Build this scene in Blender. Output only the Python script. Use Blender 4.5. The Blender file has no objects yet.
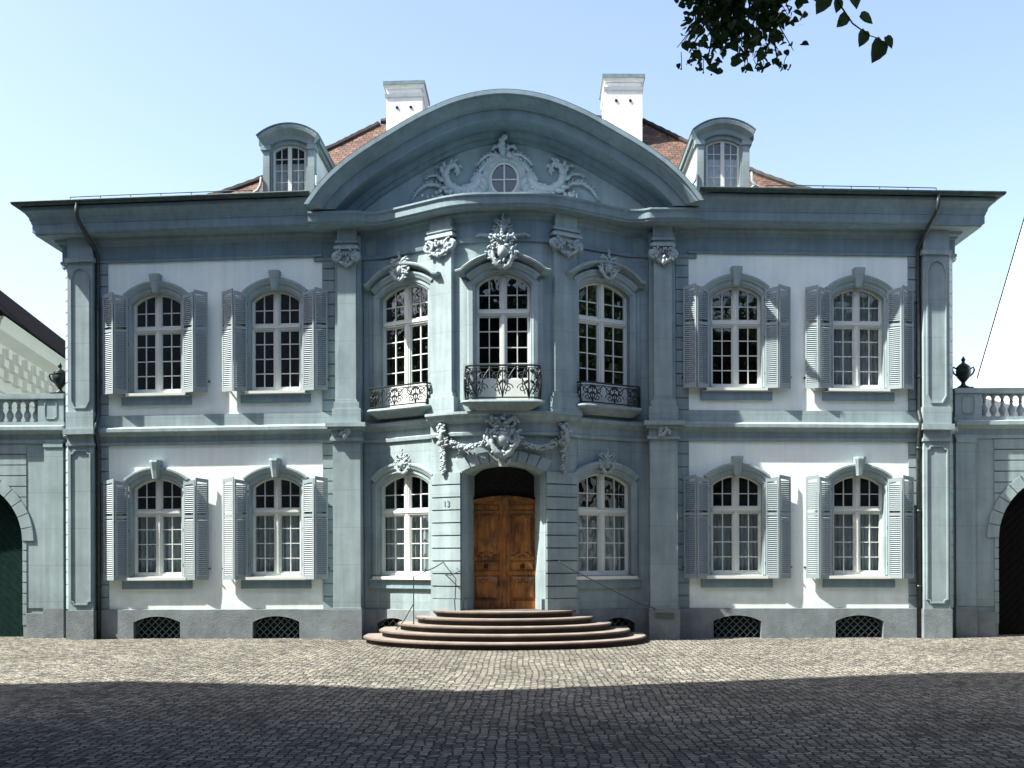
import bpy, bmesh, math, random
from mathutils import Vector, Matrix
random.seed(7)
PI = math.pi
scene = bpy.context.scene
COL = scene.collection

# ------------------------------------------------------------------ materials
def new_mat(name):
    m = bpy.data.materials.new(name); m.use_nodes = True
    nt = m.node_tree
    b = nt.nodes['Principled BSDF']
    return m, nt, b

def N(nt, typ, **kw):
    n = nt.nodes.new(typ)
    for k, v in kw.items():
        if k.startswith('i_'):
            key = k[2:]
            n.inputs[int(key) if key.isdigit() else key.replace('_', ' ')].default_value = v
        else:
            setattr(n, k, v)
    return n

def stone(name, col, rough=.75, joint=0, splash=0, var=.18, scale=1.3, bump=.25, bscale=40, streak=.0, bev=.012, tint=None):
    """painted stone / plaster: large blotches, fine grain, faint vertical streaks, softened edges"""
    m, nt, b = new_mat(name)
    L = nt.links.new
    tc = N(nt, 'ShaderNodeTexCoord')
    n1 = N(nt, 'ShaderNodeTexNoise'); n1.inputs['Scale'].default_value = scale; n1.inputs['Detail'].default_value = 6; n1.inputs['Roughness'].default_value = .65
    L(tc.outputs['Object'], n1.inputs['Vector'])
    mp = N(nt, 'ShaderNodeMapping'); mp.inputs['Scale'].default_value = (6, 6, .35)
    L(tc.outputs['Object'], mp.inputs['Vector'])
    n2 = N(nt, 'ShaderNodeTexNoise'); n2.inputs['Scale'].default_value = 1.2; n2.inputs['Detail'].default_value = 5
    L(mp.outputs[0], n2.inputs['Vector'])
    r1 = N(nt, 'ShaderNodeMapRange'); r1.inputs[1].default_value = .3; r1.inputs[2].default_value = .7; r1.inputs[3].default_value = 1 - var; r1.inputs[4].default_value = 1 + var * .6
    L(n1.outputs['Fac'], r1.inputs[0])
    r2 = N(nt, 'ShaderNodeMapRange'); r2.inputs[1].default_value = .35; r2.inputs[2].default_value = .75; r2.inputs[3].default_value = 1.0; r2.inputs[4].default_value = 1 - streak
    L(n2.outputs['Fac'], r2.inputs[0])
    mu = N(nt, 'ShaderNodeMath', operation='MULTIPLY'); L(r1.outputs[0], mu.inputs[0]); L(r2.outputs[0], mu.inputs[1])
    mx = N(nt, 'ShaderNodeMix', data_type='RGBA', blend_type='MULTIPLY'); mx.inputs[0].default_value = 1
    mx.inputs[6].default_value = (*col, 1)
    fac = mu.outputs[0]
    if joint or splash:
        sp = N(nt, 'ShaderNodeSeparateXYZ'); L(tc.outputs['Object'], sp.inputs[0])
    if joint:
        md = N(nt, 'ShaderNodeMath', operation='PINGPONG'); md.inputs[1].default_value = .44; L(sp.outputs[2], md.inputs[0])
        jr = N(nt, 'ShaderNodeMapRange'); jr.inputs[1].default_value = .003; jr.inputs[2].default_value = .010; jr.inputs[3].default_value = 1 - joint; jr.inputs[4].default_value = 1
        L(md.outputs[0], jr.inputs[0])
        m2 = N(nt, 'ShaderNodeMath', operation='MULTIPLY'); L(fac, m2.inputs[0]); L(jr.outputs[0], m2.inputs[1]); fac = m2.outputs[0]
    if splash:
        n5 = N(nt, 'ShaderNodeTexNoise'); n5.inputs['Scale'].default_value = 3.5; n5.inputs['Detail'].default_value = 5
        L(tc.outputs['Object'], n5.inputs['Vector'])
        az = N(nt, 'ShaderNodeMath', operation='MULTIPLY_ADD'); az.inputs[1].default_value = -.9; L(n5.outputs['Fac'], az.inputs[0]); L(sp.outputs[2], az.inputs[2])
        sr = N(nt, 'ShaderNodeMapRange', interpolation_type='SMOOTHSTEP'); sr.inputs[1].default_value = .15; sr.inputs[2].default_value = .75; sr.inputs[3].default_value = 1 - splash; sr.inputs[4].default_value = 1
        L(az.outputs[0], sr.inputs[0])
        m3 = N(nt, 'ShaderNodeMath', operation='MULTIPLY'); L(fac, m3.inputs[0]); L(sr.outputs[0], m3.inputs[1]); fac = m3.outputs[0]
    L(fac, mx.inputs[7])
    L(mx.outputs[2], b.inputs['Base Color'])
    b.inputs['Roughness'].default_value = rough
    b.inputs['Specular IOR Level'].default_value = .3
    n3 = N(nt, 'ShaderNodeTexNoise'); n3.inputs['Scale'].default_value = bscale; n3.inputs['Detail'].default_value = 4
    L(tc.outputs['Object'], n3.inputs['Vector'])
    bp = N(nt, 'ShaderNodeBump'); bp.inputs['Strength'].default_value = bump; bp.inputs['Distance'].default_value = .012
    L(n3.outputs['Fac'], bp.inputs['Height'])
    if bev:
        bv = N(nt, 'ShaderNodeBevel'); bv.samples = 3; bv.inputs['Radius'].default_value = bev
        L(bv.outputs[0], bp.inputs['Normal'])
    L(bp.outputs[0], b.inputs['Normal'])
    return m

def plain(name, col, rough=.6, metal=0., var=.12, scale=8, spec=.35):
    m, nt, b = new_mat(name); L = nt.links.new
    tc = N(nt, 'ShaderNodeTexCoord')
    n1 = N(nt, 'ShaderNodeTexNoise'); n1.inputs['Scale'].default_value = scale; n1.inputs['Detail'].default_value = 4
    L(tc.outputs['Object'], n1.inputs['Vector'])
    r1 = N(nt, 'ShaderNodeMapRange'); r1.inputs[1].default_value = .3; r1.inputs[2].default_value = .7; r1.inputs[3].default_value = 1 - var; r1.inputs[4].default_value = 1 + var
    L(n1.outputs['Fac'], r1.inputs[0])
    mx = N(nt, 'ShaderNodeMix', data_type='RGBA', blend_type='MULTIPLY'); mx.inputs[0].default_value = 1
    mx.inputs[6].default_value = (*col, 1); L(r1.outputs[0], mx.inputs[7])
    L(mx.outputs[2], b.inputs['Base Color'])
    b.inputs['Roughness'].default_value = rough; b.inputs['Metallic'].default_value = metal
    b.inputs['Specular IOR Level'].default_value = spec
    return m

GREY = (.255, .335, .352)
M_GREY = stone('grey_blue_stone', GREY, joint=.22, splash=.2, var=.2, streak=.24)
M_GREYD = stone('grey_blue_trim', (.185, .268, .308), var=.2, streak=.22)
M_SHUT = stone('shutter_paint', (.25, .31, .33), rough=.55, var=.08, scale=3, bump=.05, streak=.06, bev=0)
M_WHITE = stone('white_plaster', splash=.22, col=(.79, .885, .855), var=.07, scale=.9, bump=.35, bscale=45, streak=.09, bev=0)
M_PLINTH = stone('plinth_stone', (.17, .20, .215), var=.3, scale=2.2, bump=.5, bscale=28, streak=.1)
M_WOODW = stone('window_paint', (.56, .60, .57), rough=.5, var=.05, bump=.04, bev=0)
M_IRON = plain('wrought_iron', (.018, .026, .028), rough=.5, metal=.4)
M_GUTTER = plain('weathered_copper_gutter', (.035, .06, .06), rough=.5, metal=.3, var=.3)
M_COPPER = plain('downpipe_copper', (.045, .055, .055), rough=.45, metal=.5, var=.3)
M_LEAD = plain('lead_cover', (.13, .19, .20), rough=.5, var=.2)
M_DARK = plain('unlit_black', (.010, .010, .010), rough=.9)  # black colour stands in for unlit depth behind panes and openings
M_CURT = plain('net_curtain', (.34, .385, .40), rough=.9, var=.1, scale=3)
M_CHIM = stone('chimney_render', (.78, .79, .76), var=.12, streak=.15, bev=0)
M_CREAM = stone('cream_render', (.86, .82, .74), var=.05, scale=.5, bev=0)
M_NEIGH = stone('neighbour_render', (.85, .85, .83), var=.03, scale=.4, bev=0)
M_SLATE = plain('dark_slate', (.008, .007, .007), spec=.02, rough=.95, var=.4, scale=6)
M_GATE = plain('green_gate_paint', (.006, .021, .018), spec=.06, rough=.7, var=.3)
M_GATED = plain('brown_gate_paint', (.005, .005, .005), spec=.05, rough=.8, var=.3)
M_URN = plain('urn_patina', (.006, .014, .013), rough=.45, metal=.3, var=.4)
M_TREAD = stone('lit_tread_sandstone', (.20, .178, .152), var=.35, scale=3, bump=.5, bscale=35, bev=0)  # paler copy of the step stone: light on the treads put into colour
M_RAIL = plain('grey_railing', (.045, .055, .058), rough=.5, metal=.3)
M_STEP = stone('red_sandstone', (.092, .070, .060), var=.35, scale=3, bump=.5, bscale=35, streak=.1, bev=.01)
M_RISER = stone('shaded_riser_sandstone', (.028, .022, .019), var=.4, scale=3, bump=.5, bscale=35, bev=0)  # darkened copy of the step stone: riser shade put into colour
M_BRASS = plain('door_brass', (.05, .035, .02), rough=.4, metal=.8)
M_BARK = stone('bark', (.06, .05, .04), var=.4, scale=6, bump=1, bscale=18, bev=0)
M_ORN = stone('ornament_stone', (.30, .365, .385), var=.25, scale=5, streak=.1, bev=0)
M_TYMP = stone('tympanum_lightened', (.30, .40, .43), var=.14, streak=.15)  # grey-blue made lighter to offset the shade under the deep arch
M_ORNL = stone('pale_ornament', (.42, .50, .52), var=.2, scale=5, bev=0)
M_CURTP = plain('pale_curtain', (.55, .6, .62), rough=.9)
M_SIGN = plain('letterbox_steel', (.12, .14, .15), rough=.35, metal=.7)
M_INK = plain('number_paint', (.09, .11, .12), rough=.7)

def glass_mat():
    m, nt, b = new_mat('window_glass'); L = nt.links.new
    nt.nodes.remove(b)
    out = nt.nodes['Material Output']
    lw = N(nt, 'ShaderNodeLayerWeight'); lw.inputs['Blend'].default_value = .25
    mr = N(nt, 'ShaderNodeMapRange'); mr.inputs[3].default_value = .075; mr.inputs[4].default_value = .9
    pw = N(nt, 'ShaderNodeMath', operation='POWER'); pw.inputs[1].default_value = 3
    L(lw.outputs['Facing'], pw.inputs[0]); L(pw.outputs[0], mr.inputs[0])
    g = N(nt, 'ShaderNodeBsdfGlossy'); g.inputs['Roughness'].default_value = .015; g.inputs['Color'].default_value = (.95, 1, 1, 1)
    t = N(nt, 'ShaderNodeBsdfTransparent'); t.inputs['Color'].default_value = (.80, .84, .84, 1)
    tc = N(nt, 'ShaderNodeTexCoord')
    n3 = N(nt, 'ShaderNodeTexNoise'); n3.inputs['Scale'].default_value = 2.6; n3.inputs['Detail'].default_value = 1
    L(tc.outputs['Object'], n3.inputs['Vector'])
    bp = N(nt, 'ShaderNodeBump'); bp.inputs['Strength'].default_value = .35; bp.inputs['Distance'].default_value = .03
    L(n3.outputs['Fac'], bp.inputs['Height']); L(bp.outputs[0], g.inputs['Normal'])
    mx = N(nt, 'ShaderNodeMixShader')
    L(mr.outputs[0], mx.inputs[0]); L(t.outputs[0], mx.inputs[1]); L(g.outputs[0], mx.inputs[2])
    L(mx.outputs[0], out.inputs['Surface'])
    return m
M_GLASS = glass_mat()

def door_mat():
    m, nt, b = new_mat('door_oak'); L = nt.links.new
    tc = N(nt, 'ShaderNodeTexCoord')
    mp = N(nt, 'ShaderNodeMapping'); mp.inputs['Scale'].default_value = (9, 9, .9); L(tc.outputs['Object'], mp.inputs['Vector'])
    n1 = N(nt, 'ShaderNodeTexNoise'); n1.inputs['Scale'].default_value = 3; n1.inputs['Detail'].default_value = 8; n1.inputs['Roughness'].default_value = .7
    L(mp.outputs[0], n1.inputs['Vector'])
    n2 = N(nt, 'ShaderNodeTexNoise'); n2.inputs['Scale'].default_value = 2.4; n2.inputs['Detail'].default_value = 3
    L(tc.outputs['Object'], n2.inputs['Vector'])
    ad = N(nt, 'ShaderNodeMath', operation='ADD'); L(n1.outputs['Fac'], ad.inputs[0]); L(n2.outputs['Fac'], ad.inputs[1])
    cr = N(nt, 'ShaderNodeValToRGB'); e = cr.color_ramp.elements
    e[0].position = .38; e[0].color = (.035, .014, .006, 1); e[1].position = .63; e[1].color = (.37, .145, .030, 1)
    hf = N(nt, 'ShaderNodeMath', operation='MULTIPLY'); hf.inputs[1].default_value = .5; L(ad.outputs[0], hf.inputs[0])
    L(hf.outputs[0], cr.inputs[0]); L(cr.outputs[0], b.inputs['Base Color'])
    b.inputs['Roughness'].default_value = .42
    bp = N(nt, 'ShaderNodeBump'); bp.inputs['Strength'].default_value = .2; bp.inputs['Distance'].default_value = .006
    L(n1.outputs['Fac'], bp.inputs['Height']); L(bp.outputs[0], b.inputs['Normal'])
    return m
M_DOOR = door_mat()

def roof_mat():
    m, nt, b = new_mat('clay_tiles'); L = nt.links.new
    uv = N(nt, 'ShaderNodeTexCoord')
    br = N(nt, 'ShaderNodeTexBrick'); br.offset = .5
    br.inputs['Scale'].default_value = 1; br.inputs['Brick Width'].default_value = .18; br.inputs['Row Height'].default_value = .16
    br.inputs['Mortar Size'].default_value = .012; br.inputs['Mortar Smooth'].default_value = .4; br.inputs['Bias'].default_value = 0
    br.inputs['Color1'].default_value = (.055, .028, .02, 1); br.inputs['Color2'].default_value = (.135, .066, .04, 1); br.inputs['Mortar'].default_value = (.012, .009, .008, 1)
    L(uv.outputs['UV'], br.inputs['Vector'])
    n2 = N(nt, 'ShaderNodeTexNoise'); n2.inputs['Scale'].default_value = 4; n2.inputs['Detail'].default_value = 5
    L(uv.outputs['Object'], n2.inputs['Vector'])
    r1 = N(nt, 'ShaderNodeMapRange'); r1.inputs[1].default_value = .3; r1.inputs[2].default_value = .7; r1.inputs[3].default_value = .5; r1.inputs[4].default_value = 1.25
    L(n2.outputs['Fac'], r1.inputs[0])
    mx = N(nt, 'ShaderNodeMix', data_type='RGBA', blend_type='MULTIPLY'); mx.inputs[0].default_value = 1
    L(br.outputs['Color'], mx.inputs[6]); L(r1.outputs[0], mx.inputs[7]); L(mx.outputs[2], b.inputs['Base Color'])
    b.inputs['Roughness'].default_value = .85
    bp = N(nt, 'ShaderNodeBump'); bp.inputs['Strength'].default_value = 1; bp.inputs['Distance'].default_value = .03; bp.invert = True
    L(br.outputs['Fac'], bp.inputs['Height']); L(bp.outputs[0], b.inputs['Normal'])
    return m
M_ROOF = roof_mat()

def cobble_mat():
    m, nt, b = new_mat('cobbles'); L = nt.links.new
    tc = N(nt, 'ShaderNodeTexCoord')
    # rows fan out very slightly from the steps; wobble the lattice so no two rows are alike
    wn = N(nt, 'ShaderNodeTexNoise'); wn.inputs['Scale'].default_value = .16; wn.inputs['Detail'].default_value = 3
    L(tc.outputs['Object'], wn.inputs['Vector'])
    sc = N(nt, 'ShaderNodeVectorMath', operation='SCALE'); sc.inputs['Scale'].default_value = .45
    L(wn.outputs['Color'], sc.inputs[0])
    ad = N(nt, 'ShaderNodeVectorMath', operation='ADD'); L(tc.outputs['Object'], ad.inputs[0]); L(sc.outputs[0], ad.inputs[1])
    mp = N(nt, 'ShaderNodeMapping'); mp.inputs['Scale'].default_value = (9.2, 9.4, 0)
    L(ad.outputs[0], mp.inputs['Vector'])
    v1 = N(nt, 'ShaderNodeTexVoronoi', voronoi_dimensions='2D', feature='DISTANCE_TO_EDGE'); v1.inputs['Scale'].default_value = 1; v1.inputs['Randomness'].default_value = .5
    v2 = N(nt, 'ShaderNodeTexVoronoi', voronoi_dimensions='2D', feature='F1'); v2.inputs['Scale'].default_value = 1; v2.inputs['Randomness'].default_value = .5
    L(mp.outputs[0], v1.inputs['Vector']); L(mp.outputs[0], v2.inputs['Vector'])
    jm = N(nt, 'ShaderNodeMapRange', interpolation_type='SMOOTHSTEP'); jm.inputs[1].default_value = .0; jm.inputs[2].default_value = .12
    L(v1.outputs['Distance'], jm.inputs[0])
    sep = N(nt, 'ShaderNodeSeparateColor'); L(v2.outputs['Color'], sep.inputs[0])
    cr = N(nt, 'ShaderNodeValToRGB'); e = cr.color_ramp.elements
    e[0].position = 0; e[0].color = (.075, .078, .072, 1); e[1].position = 1; e[1].color = (.245, .236, .198, 1)
    e2 = cr.color_ramp.elements.new(.5); e2.color = (.155, .15, .128, 1)
    L(sep.outputs[0], cr.inputs[0])
    bn = N(nt, 'ShaderNodeTexNoise'); bn.inputs['Scale'].default_value = .35; bn.inputs['Detail'].default_value = 6; bn.inputs['Roughness'].default_value = .7
    L(tc.outputs['Object'], bn.inputs['Vector'])
    br = N(nt, 'ShaderNodeMapRange'); br.inputs[1].default_value = .3; br.inputs[2].default_value = .7; br.inputs[3].default_value = .66; br.inputs[4].default_value = 1.25
    L(bn.outputs['Fac'], br.inputs[0])
    mx = N(nt, 'ShaderNodeMix', data_type='RGBA', blend_type='MULTIPLY'); mx.inputs[0].default_value = 1
    L(cr.outputs[0], mx.inputs[6]); L(br.outputs[0], mx.inputs[7])
    mj = N(nt, 'ShaderNodeMix', data_type='RGBA'); mj.inputs[6].default_value = (.040, .040, .036, 1)
    L(jm.outputs[0], mj.inputs[0]); L(mx.outputs[2], mj.inputs[7])
    L(mj.outputs[2], b.inputs['Base Color'])
    rr = N(nt, 'ShaderNodeMapRange'); rr.inputs[3].default_value = .75; rr.inputs[4].default_value = .95; b.inputs['Specular IOR Level'].default_value = .08
    L(sep.outputs[1], rr.inputs[0]); L(rr.outputs[0], b.inputs['Roughness'])
    fine = N(nt, 'ShaderNodeTexNoise'); fine.inputs['Scale'].default_value = 30; fine.inputs['Detail'].default_value = 4
    L(tc.outputs['Object'], fine.inputs['Vector'])
    fm = N(nt, 'ShaderNodeMath', operation='MULTIPLY_ADD'); fm.inputs[1].default_value = .25
    dm = N(nt, 'ShaderNodeMath', operation='MULTIPLY'); dm.inputs[1].default_value = .9; L(sep.outputs[2], dm.inputs[0])
    sm = N(nt, 'ShaderNodeMath', operation='MULTIPLY_ADD'); sm.inputs[1].default_value = .35; L(dm.outputs[0], sm.inputs[0]); L(jm.outputs[0], sm.inputs[2])
    L(fine.outputs['Fac'], fm.inputs[0]); L(sm.outputs[0], fm.inputs[2])
    # each stone leans a little its own way
    bp = N(nt, 'ShaderNodeBump'); bp.inputs['Strength'].default_value = 1; bp.inputs['Distance'].default_value = .045
    L(fm.outputs[0], bp.inputs['Height']); L(bp.outputs[0], b.inputs['Normal'])
    return m
M_COB = cobble_mat()

def leaf_mat(name, c1, c2):
    m, nt, b = new_mat(name); L = nt.links.new
    gi = N(nt, 'ShaderNodeNewGeometry')
    cr = N(nt, 'ShaderNodeValToRGB'); e = cr.color_ramp.elements
    e[0].color = (*c1, 1); e[1].color = (*c2, 1)
    L(gi.outputs['Random Per Island'], cr.inputs[0]); L(cr.outputs[0], b.inputs['Base Color'])
    b.inputs['Roughness'].default_value = .55
    tr = N(nt, 'ShaderNodeBsdfTranslucent'); L(cr.outputs[0], tr.inputs['Color'])
    mx = N(nt, 'ShaderNodeMixShader'); mx.inputs[0].default_value = .25
    L(b.outputs[0], mx.inputs[1]); L(tr.outputs[0], mx.inputs[2])
    L(mx.outputs[0], nt.nodes['Material Output'].inputs['Surface'])
    return m
M_LEAF = leaf_mat('lime_leaves', (.020, .045, .016), (.05, .10, .03))
M_LEAFD = leaf_mat('lime_leaves_branch', (.025, .06, .018), (.06, .13, .035))  # slightly brighter green for the hanging branch

# ------------------------------------------------------------------ plan of the facade
SAG = .00016
W = 1.4
def f_s(t, r=.25):
    p = 1 / (1 - r)
    if t <= 0: return 0
    if t >= 1: return 1
    if t < r: return p * t * t / (2 * r)
    if t < 1 - r: return p * (t - r / 2)
    return 1 - p * (1 - t) ** 2 / (2 * r)
def yc(x):
    return -W * f_s((3.4 - abs(x)) / 2.9)
def nrm(x):
    h = 1e-3
    d = (yc(x + h) - yc(x - h)) / (2 * h)
    l = math.hypot(d, 1)
    return d / l, -1 / l
def sag(x, y, z):
    return Vector((x, y, z * (1 - SAG * x * x)))
def MC(x, v, z):                 # facade: x along, v out of the wall, z up (the wall bows out in the middle bay)
    nx, ny = nrm(x)
    return sag(x + nx * v, yc(x) + ny * v, z)
def FL(x, v, z): return sag(x, -v, z)      # flat planes parallel to the facade
def RW(x, y, z): return sag(x, y, z)       # plain coordinates on the house
def ID(x, y, z): return Vector((x, y, z))

def wloc(o):
    p = Vector((0, 0, 0))
    while o:
        p += Vector(o.location); o = o.parent
    return p

class MB:
    def __init__(s, mp=MC):
        s.v = []; s.f = []; s.m = []; s.mp = mp; s.cur = 0; s.sm = []; s.smooth = False
    def add(s, pts, faces):
        b = len(s.v)
        s.v += [s.mp(*p) for p in pts]
        for f in faces:
            s.f.append([b + i for i in f]); s.m.append(s.cur); s.sm.append(s.smooth)
    def grid(s, rows, close_u=False, close_v=False, cap=False):
        n = len(rows); k = len(rows[0]); fs = []
        for i in range(n if close_u else n - 1):
            for j in range(k if close_v else k - 1):
                a = i * k + j; b2 = i * k + (j + 1) % k
                c = ((i + 1) % n) * k + (j + 1) % k; d = ((i + 1) % n) * k + j
                fs.append((a, b2, c, d))
        if cap:
            fs.append(tuple(range(k))); fs.append(tuple((n - 1) * k + j for j in reversed(range(k))))
        s.add([p for r in rows for p in r], fs)
    def box(s, x0, x1, v0, v1, z0, z1, nx=None, bv=0):
        if nx is None:
            nx = 1
            if s.mp is MC and min(abs(x0), abs(x1)) < 3.4: nx = max(1, int(abs(x1 - x0) / .25) + 1)
        rows = []
        for i in range(nx + 1):
            x = x0 + (x1 - x0) * i / nx
            rows.append([(x, v0, z0), (x, v1, z0), (x, v1, z1), (x, v0, z1)])
        s.grid(rows, close_v=True, cap=True)
    def taper(s, x0, x1, v0, v1, z0, z1, inset):
        """raised panel: base at v0, smaller face at v1"""
        i = inset
        pts = [(x0, v0, z0), (x1, v0, z0), (x1, v0, z1), (x0, v0, z1),
               (x0 + i, v1, z0 + i), (x1 - i, v1, z0 + i), (x1 - i, v1, z1 - i), (x0 + i, v1, z1 - i)]
        s.add(pts, [(0, 1, 5, 4), (1, 2, 6, 5), (2, 3, 7, 6), (3, 0, 4, 7), (4, 5, 6, 7), (3, 2, 1, 0)])
    def prism(s, poly, v0, v1):
        n = len(poly)
        pts = [(x, v0, z) for x, z in poly] + [(x, v1, z) for x, z in poly]
        s.add(pts, [(i, (i + 1) % n, n + (i + 1) % n, n + i) for i in range(n)] + [tuple(reversed(range(n))), tuple(range(n, 2 * n))])
    def sweep_xz(s, path, prof, closed=True, cap=True):
        """profile (offset outward, v) along a path in the facade plane"""
        rows = []
        n = len(path)
        for i, (x, z) in enumerate(path):
            ns = []
            if i > 0: ns.append((x - path[i - 1][0], z - path[i - 1][1]))
            if i < n - 1: ns.append((path[i + 1][0] - x, path[i + 1][1] - z))
            ns = [(-b / math.hypot(a, b), a / math.hypot(a, b)) for a, b in ns]
            if len(ns) == 2:
                mx, mz = ns[0][0] + ns[1][0], ns[0][1] + ns[1][1]
                l = mx * mx + mz * mz
                mx, mz = 2 * mx / l, 2 * mz / l
            else: mx, mz = ns[0]
            rows.append([(x + mx * o, v, z + mz * o) for o, v in prof])
        s.grid(rows, close_v=closed, cap=cap and closed)
    def run(s, xs, prof, closed=False, cap=True):
        """profile (v, z) along the facade"""
        rows = [[(x, v, z) for v, z in prof] for x in xs]
        s.grid(rows, close_v=closed, cap=cap)
    def plan(s, path, prof, cap=True, closed=False):
        """profile (out, z) along a plan path of (x, y) with mitred corners; outward is to the right of travel (left to right along the front)"""
        rows = []; n = len(path)
        for i, (x, y) in enumerate(path):
            ns = []
            if i > 0: ns.append((x - path[i - 1][0], y - path[i - 1][1]))
            if i < n - 1: ns.append((path[i + 1][0] - x, path[i + 1][1] - y))
            ns = [(b / math.hypot(a, b), -a / math.hypot(a, b)) for a, b in ns]
            if len(ns) == 2:
                mx, my = ns[0][0] + ns[1][0], ns[0][1] + ns[1][1]
                l = mx * mx + my * my
                mx, my = 2 * mx / l, 2 * my / l
            else: mx, my = ns[0]
            rows.append([(x + mx * o, y + my * o, z) for o, z in prof])
        s.grid(rows, cap=cap, close_v=closed)
    def tube(s, pts, rad, n=6, flat=1.0, cap=True):
        P = [Vector(p) for p in pts]
        if not hasattr(rad, '__len__'): rad = [rad] * len(P)
        rows = []; up = None
        for i, p in enumerate(P):
            t = (P[min(i + 1, len(P) - 1)] - P[max(i - 1, 0)])
            if t.length < 1e-9: t = Vector((0, 0, 1))
            t.normalize()
            if up is None:
                up = Vector((0, 1, 0)) if abs(t.y) < .9 else Vector((1, 0, 0))
            a = (up - t * up.dot(t))
            if a.length < 1e-6: a = t.orthogonal()
            a.normalize(); b = t.cross(a); up = a
            rows.append([tuple(p + (a * math.cos(2 * PI * k / n) * flat + b * math.sin(2 * PI * k / n)) * rad[i]) for k in range(n)])
        s.grid(rows, close_v=True, cap=cap)
    def lathe(s, cx, cy, prof, n=16):
        rows = [[(cx + r * math.cos(2 * PI * k / n), cy + r * math.sin(2 * PI * k / n), z) for k in range(n)] for r, z in prof]
        s.grid(rows, close_v=True, cap=True)
    def blob(s, c, r, n=8, m=5, rot=0.):
        cx, cv, cz = c; rx, rv, rz = r
        rows = []
        ca, sa = math.cos(rot), math.sin(rot)
        for i in range(m + 1):
            th = PI * i / m
            th = min(max(th, .12), PI - .12)
            row = []
            for k in range(n):
                ph = 2 * PI * k / n
                a = rx * math.sin(th) * math.cos(ph); b = rz * math.cos(th); c2 = rv * math.sin(th) * math.sin(ph)
                row.append((cx + a * ca - b * sa, cv + c2, cz + a * sa + b * ca))
            rows.append(row)
        s.grid(rows, close_v=True, cap=True)
    def build(s, name, mats, parent=None, recalc=True, uv=None):
        off = wloc(parent) if parent else Vector((0, 0, 0))
        me = bpy.data.meshes.new(name)
        me.from_pydata([tuple(p - off) for p in s.v], [], s.f)
        if not isinstance(mats, (list, tuple)): mats = [mats]
        for m in mats: me.materials.append(m)
        me.polygons.foreach_set('material_index', s.m)
        me.polygons.foreach_set('use_smooth', s.sm)
        if recalc:
            bm = bmesh.new(); bm.from_mesh(me); bmesh.ops.recalc_face_normals(bm, faces=bm.faces); bm.to_mesh(me); bm.free()
        if uv:
            l = me.uv_layers.new(name='UVMap')
            for lp in me.loops:
                l.data[lp.index].uv = uv[lp.vertex_index]
        me.update()
        o = bpy.data.objects.new(name, me); COL.objects.link(o)
        if parent: o.parent = parent
        return o

def empty(name, loc, parent=None):
    o = bpy.data.objects.new(name, None); COL.objects.link(o)
    o.empty_display_size = .3
    if parent:
        o.location = Vector(loc) - wloc(parent); o.parent = parent
    else: o.location = loc
    return o
def tag(o, label=None, cat=None, group=None, kind=None):
    if label: o['label'] = label
    if cat: o['category'] = cat
    if group: o['group'] = group
    if kind: o['kind'] = kind
    return o
def lin(a, b, n): return [a + (b - a) * i / n for i in range(n + 1)]
def circ_top(x, hw, zs, rise):
    R = (hw * hw + rise * rise) / (2 * rise)
    return zs + rise - R + math.sqrt(max(R * R - x * x, 0))
def arch_path(cx, hw, zb, zs, rise, n=14, foot=True):
    p = [(cx - hw, zb)] if foot else []
    for i in range(n + 1):
        a = -hw + 2 * hw * i / n
        p.append((cx + a, circ_top(a, hw, zs, rise)))
    if foot: p.append((cx + hw, zb))
    return p
def spiral(cx, cz, r0, r1, a0, a1, n=14):
    out = []
    for i in range(n + 1):
        t = i / n; a = math.radians(a0 + (a1 - a0) * t); r = r0 + (r1 - r0) * t
        out.append((cx + r * math.cos(a), cz + r * math.sin(a)))
    return out
def wall_holes(mb, x0, x1, z0, z1, holes, v):
    """sheet with arched holes; holes sorted by cx: (cx, hw, zb, zs, rise)"""
    def col(a, b, za, zb2):
        if b - a < 1e-6: return
        n = max(1, int((b - a) / .25)) if min(abs(a), abs(b)) < 3.4 else 1
        xs = lin(a, b, n)
        mb.grid([[(x, v, za), (x, v, zb2)] for x in xs])
    xa = x0
    for cx, hw, zb, zs, rise in holes:
        col(xa, cx - hw, z0, z1)
        if zb > z0 + 1e-4: col(cx - hw, cx + hw, z0, zb)
        pts = arch_path(cx, hw, zb, zs, rise, 12, foot=False)
        mb.grid([[(x, v, z), (x, v, z1)] for x, z in pts])
        xa = cx + hw
    col(xa, x1, z0, z1)

# ------------------------------------------------------------------ the mansion
house = empty('mansion', (0, 0, 0))
tag(house, 'grey-blue baroque mansion with white panels, louvred shutters and big curved pediment over its bowed centre', 'mansion')

# key heights
Z_PL, Z_B0, Z_B1, Z_LEDGE, Z_UP, Z_FR = .70, 4.68, 4.98, 5.06, 5.42, 9.14
WING = [(-8.345), (-5.48), 5.48, 8.345]
LO = (1.50, 3.64, .24)     # zb, zs, rise
UP = (5.96, 8.12, .25)
HW = .60

# body: sides and back so that nothing is hollow
mb = MB(RW)
for sx in (-1, 1):
    mb.grid([[(sx * 10.65, .3, 0), (sx * 10.65, .3, 9.9)], [(sx * 10.65, 14.2, 0), (sx * 10.65, 14.2, 9.9)]])
    # canted corner
    mb.grid([[(sx * 10.42, .0, 0), (sx * 10.42, .0, 9.9)], [(sx * 10.65, .3, 0), (sx * 10.65, .3, 9.9)]])
mb.grid([[(-10.65, 14.2, 0), (-10.65, 14.2, 9.9)], [(10.65, 14.2, 0), (10.65, 14.2, 9.9)]])
mb.mp = MC
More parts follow.
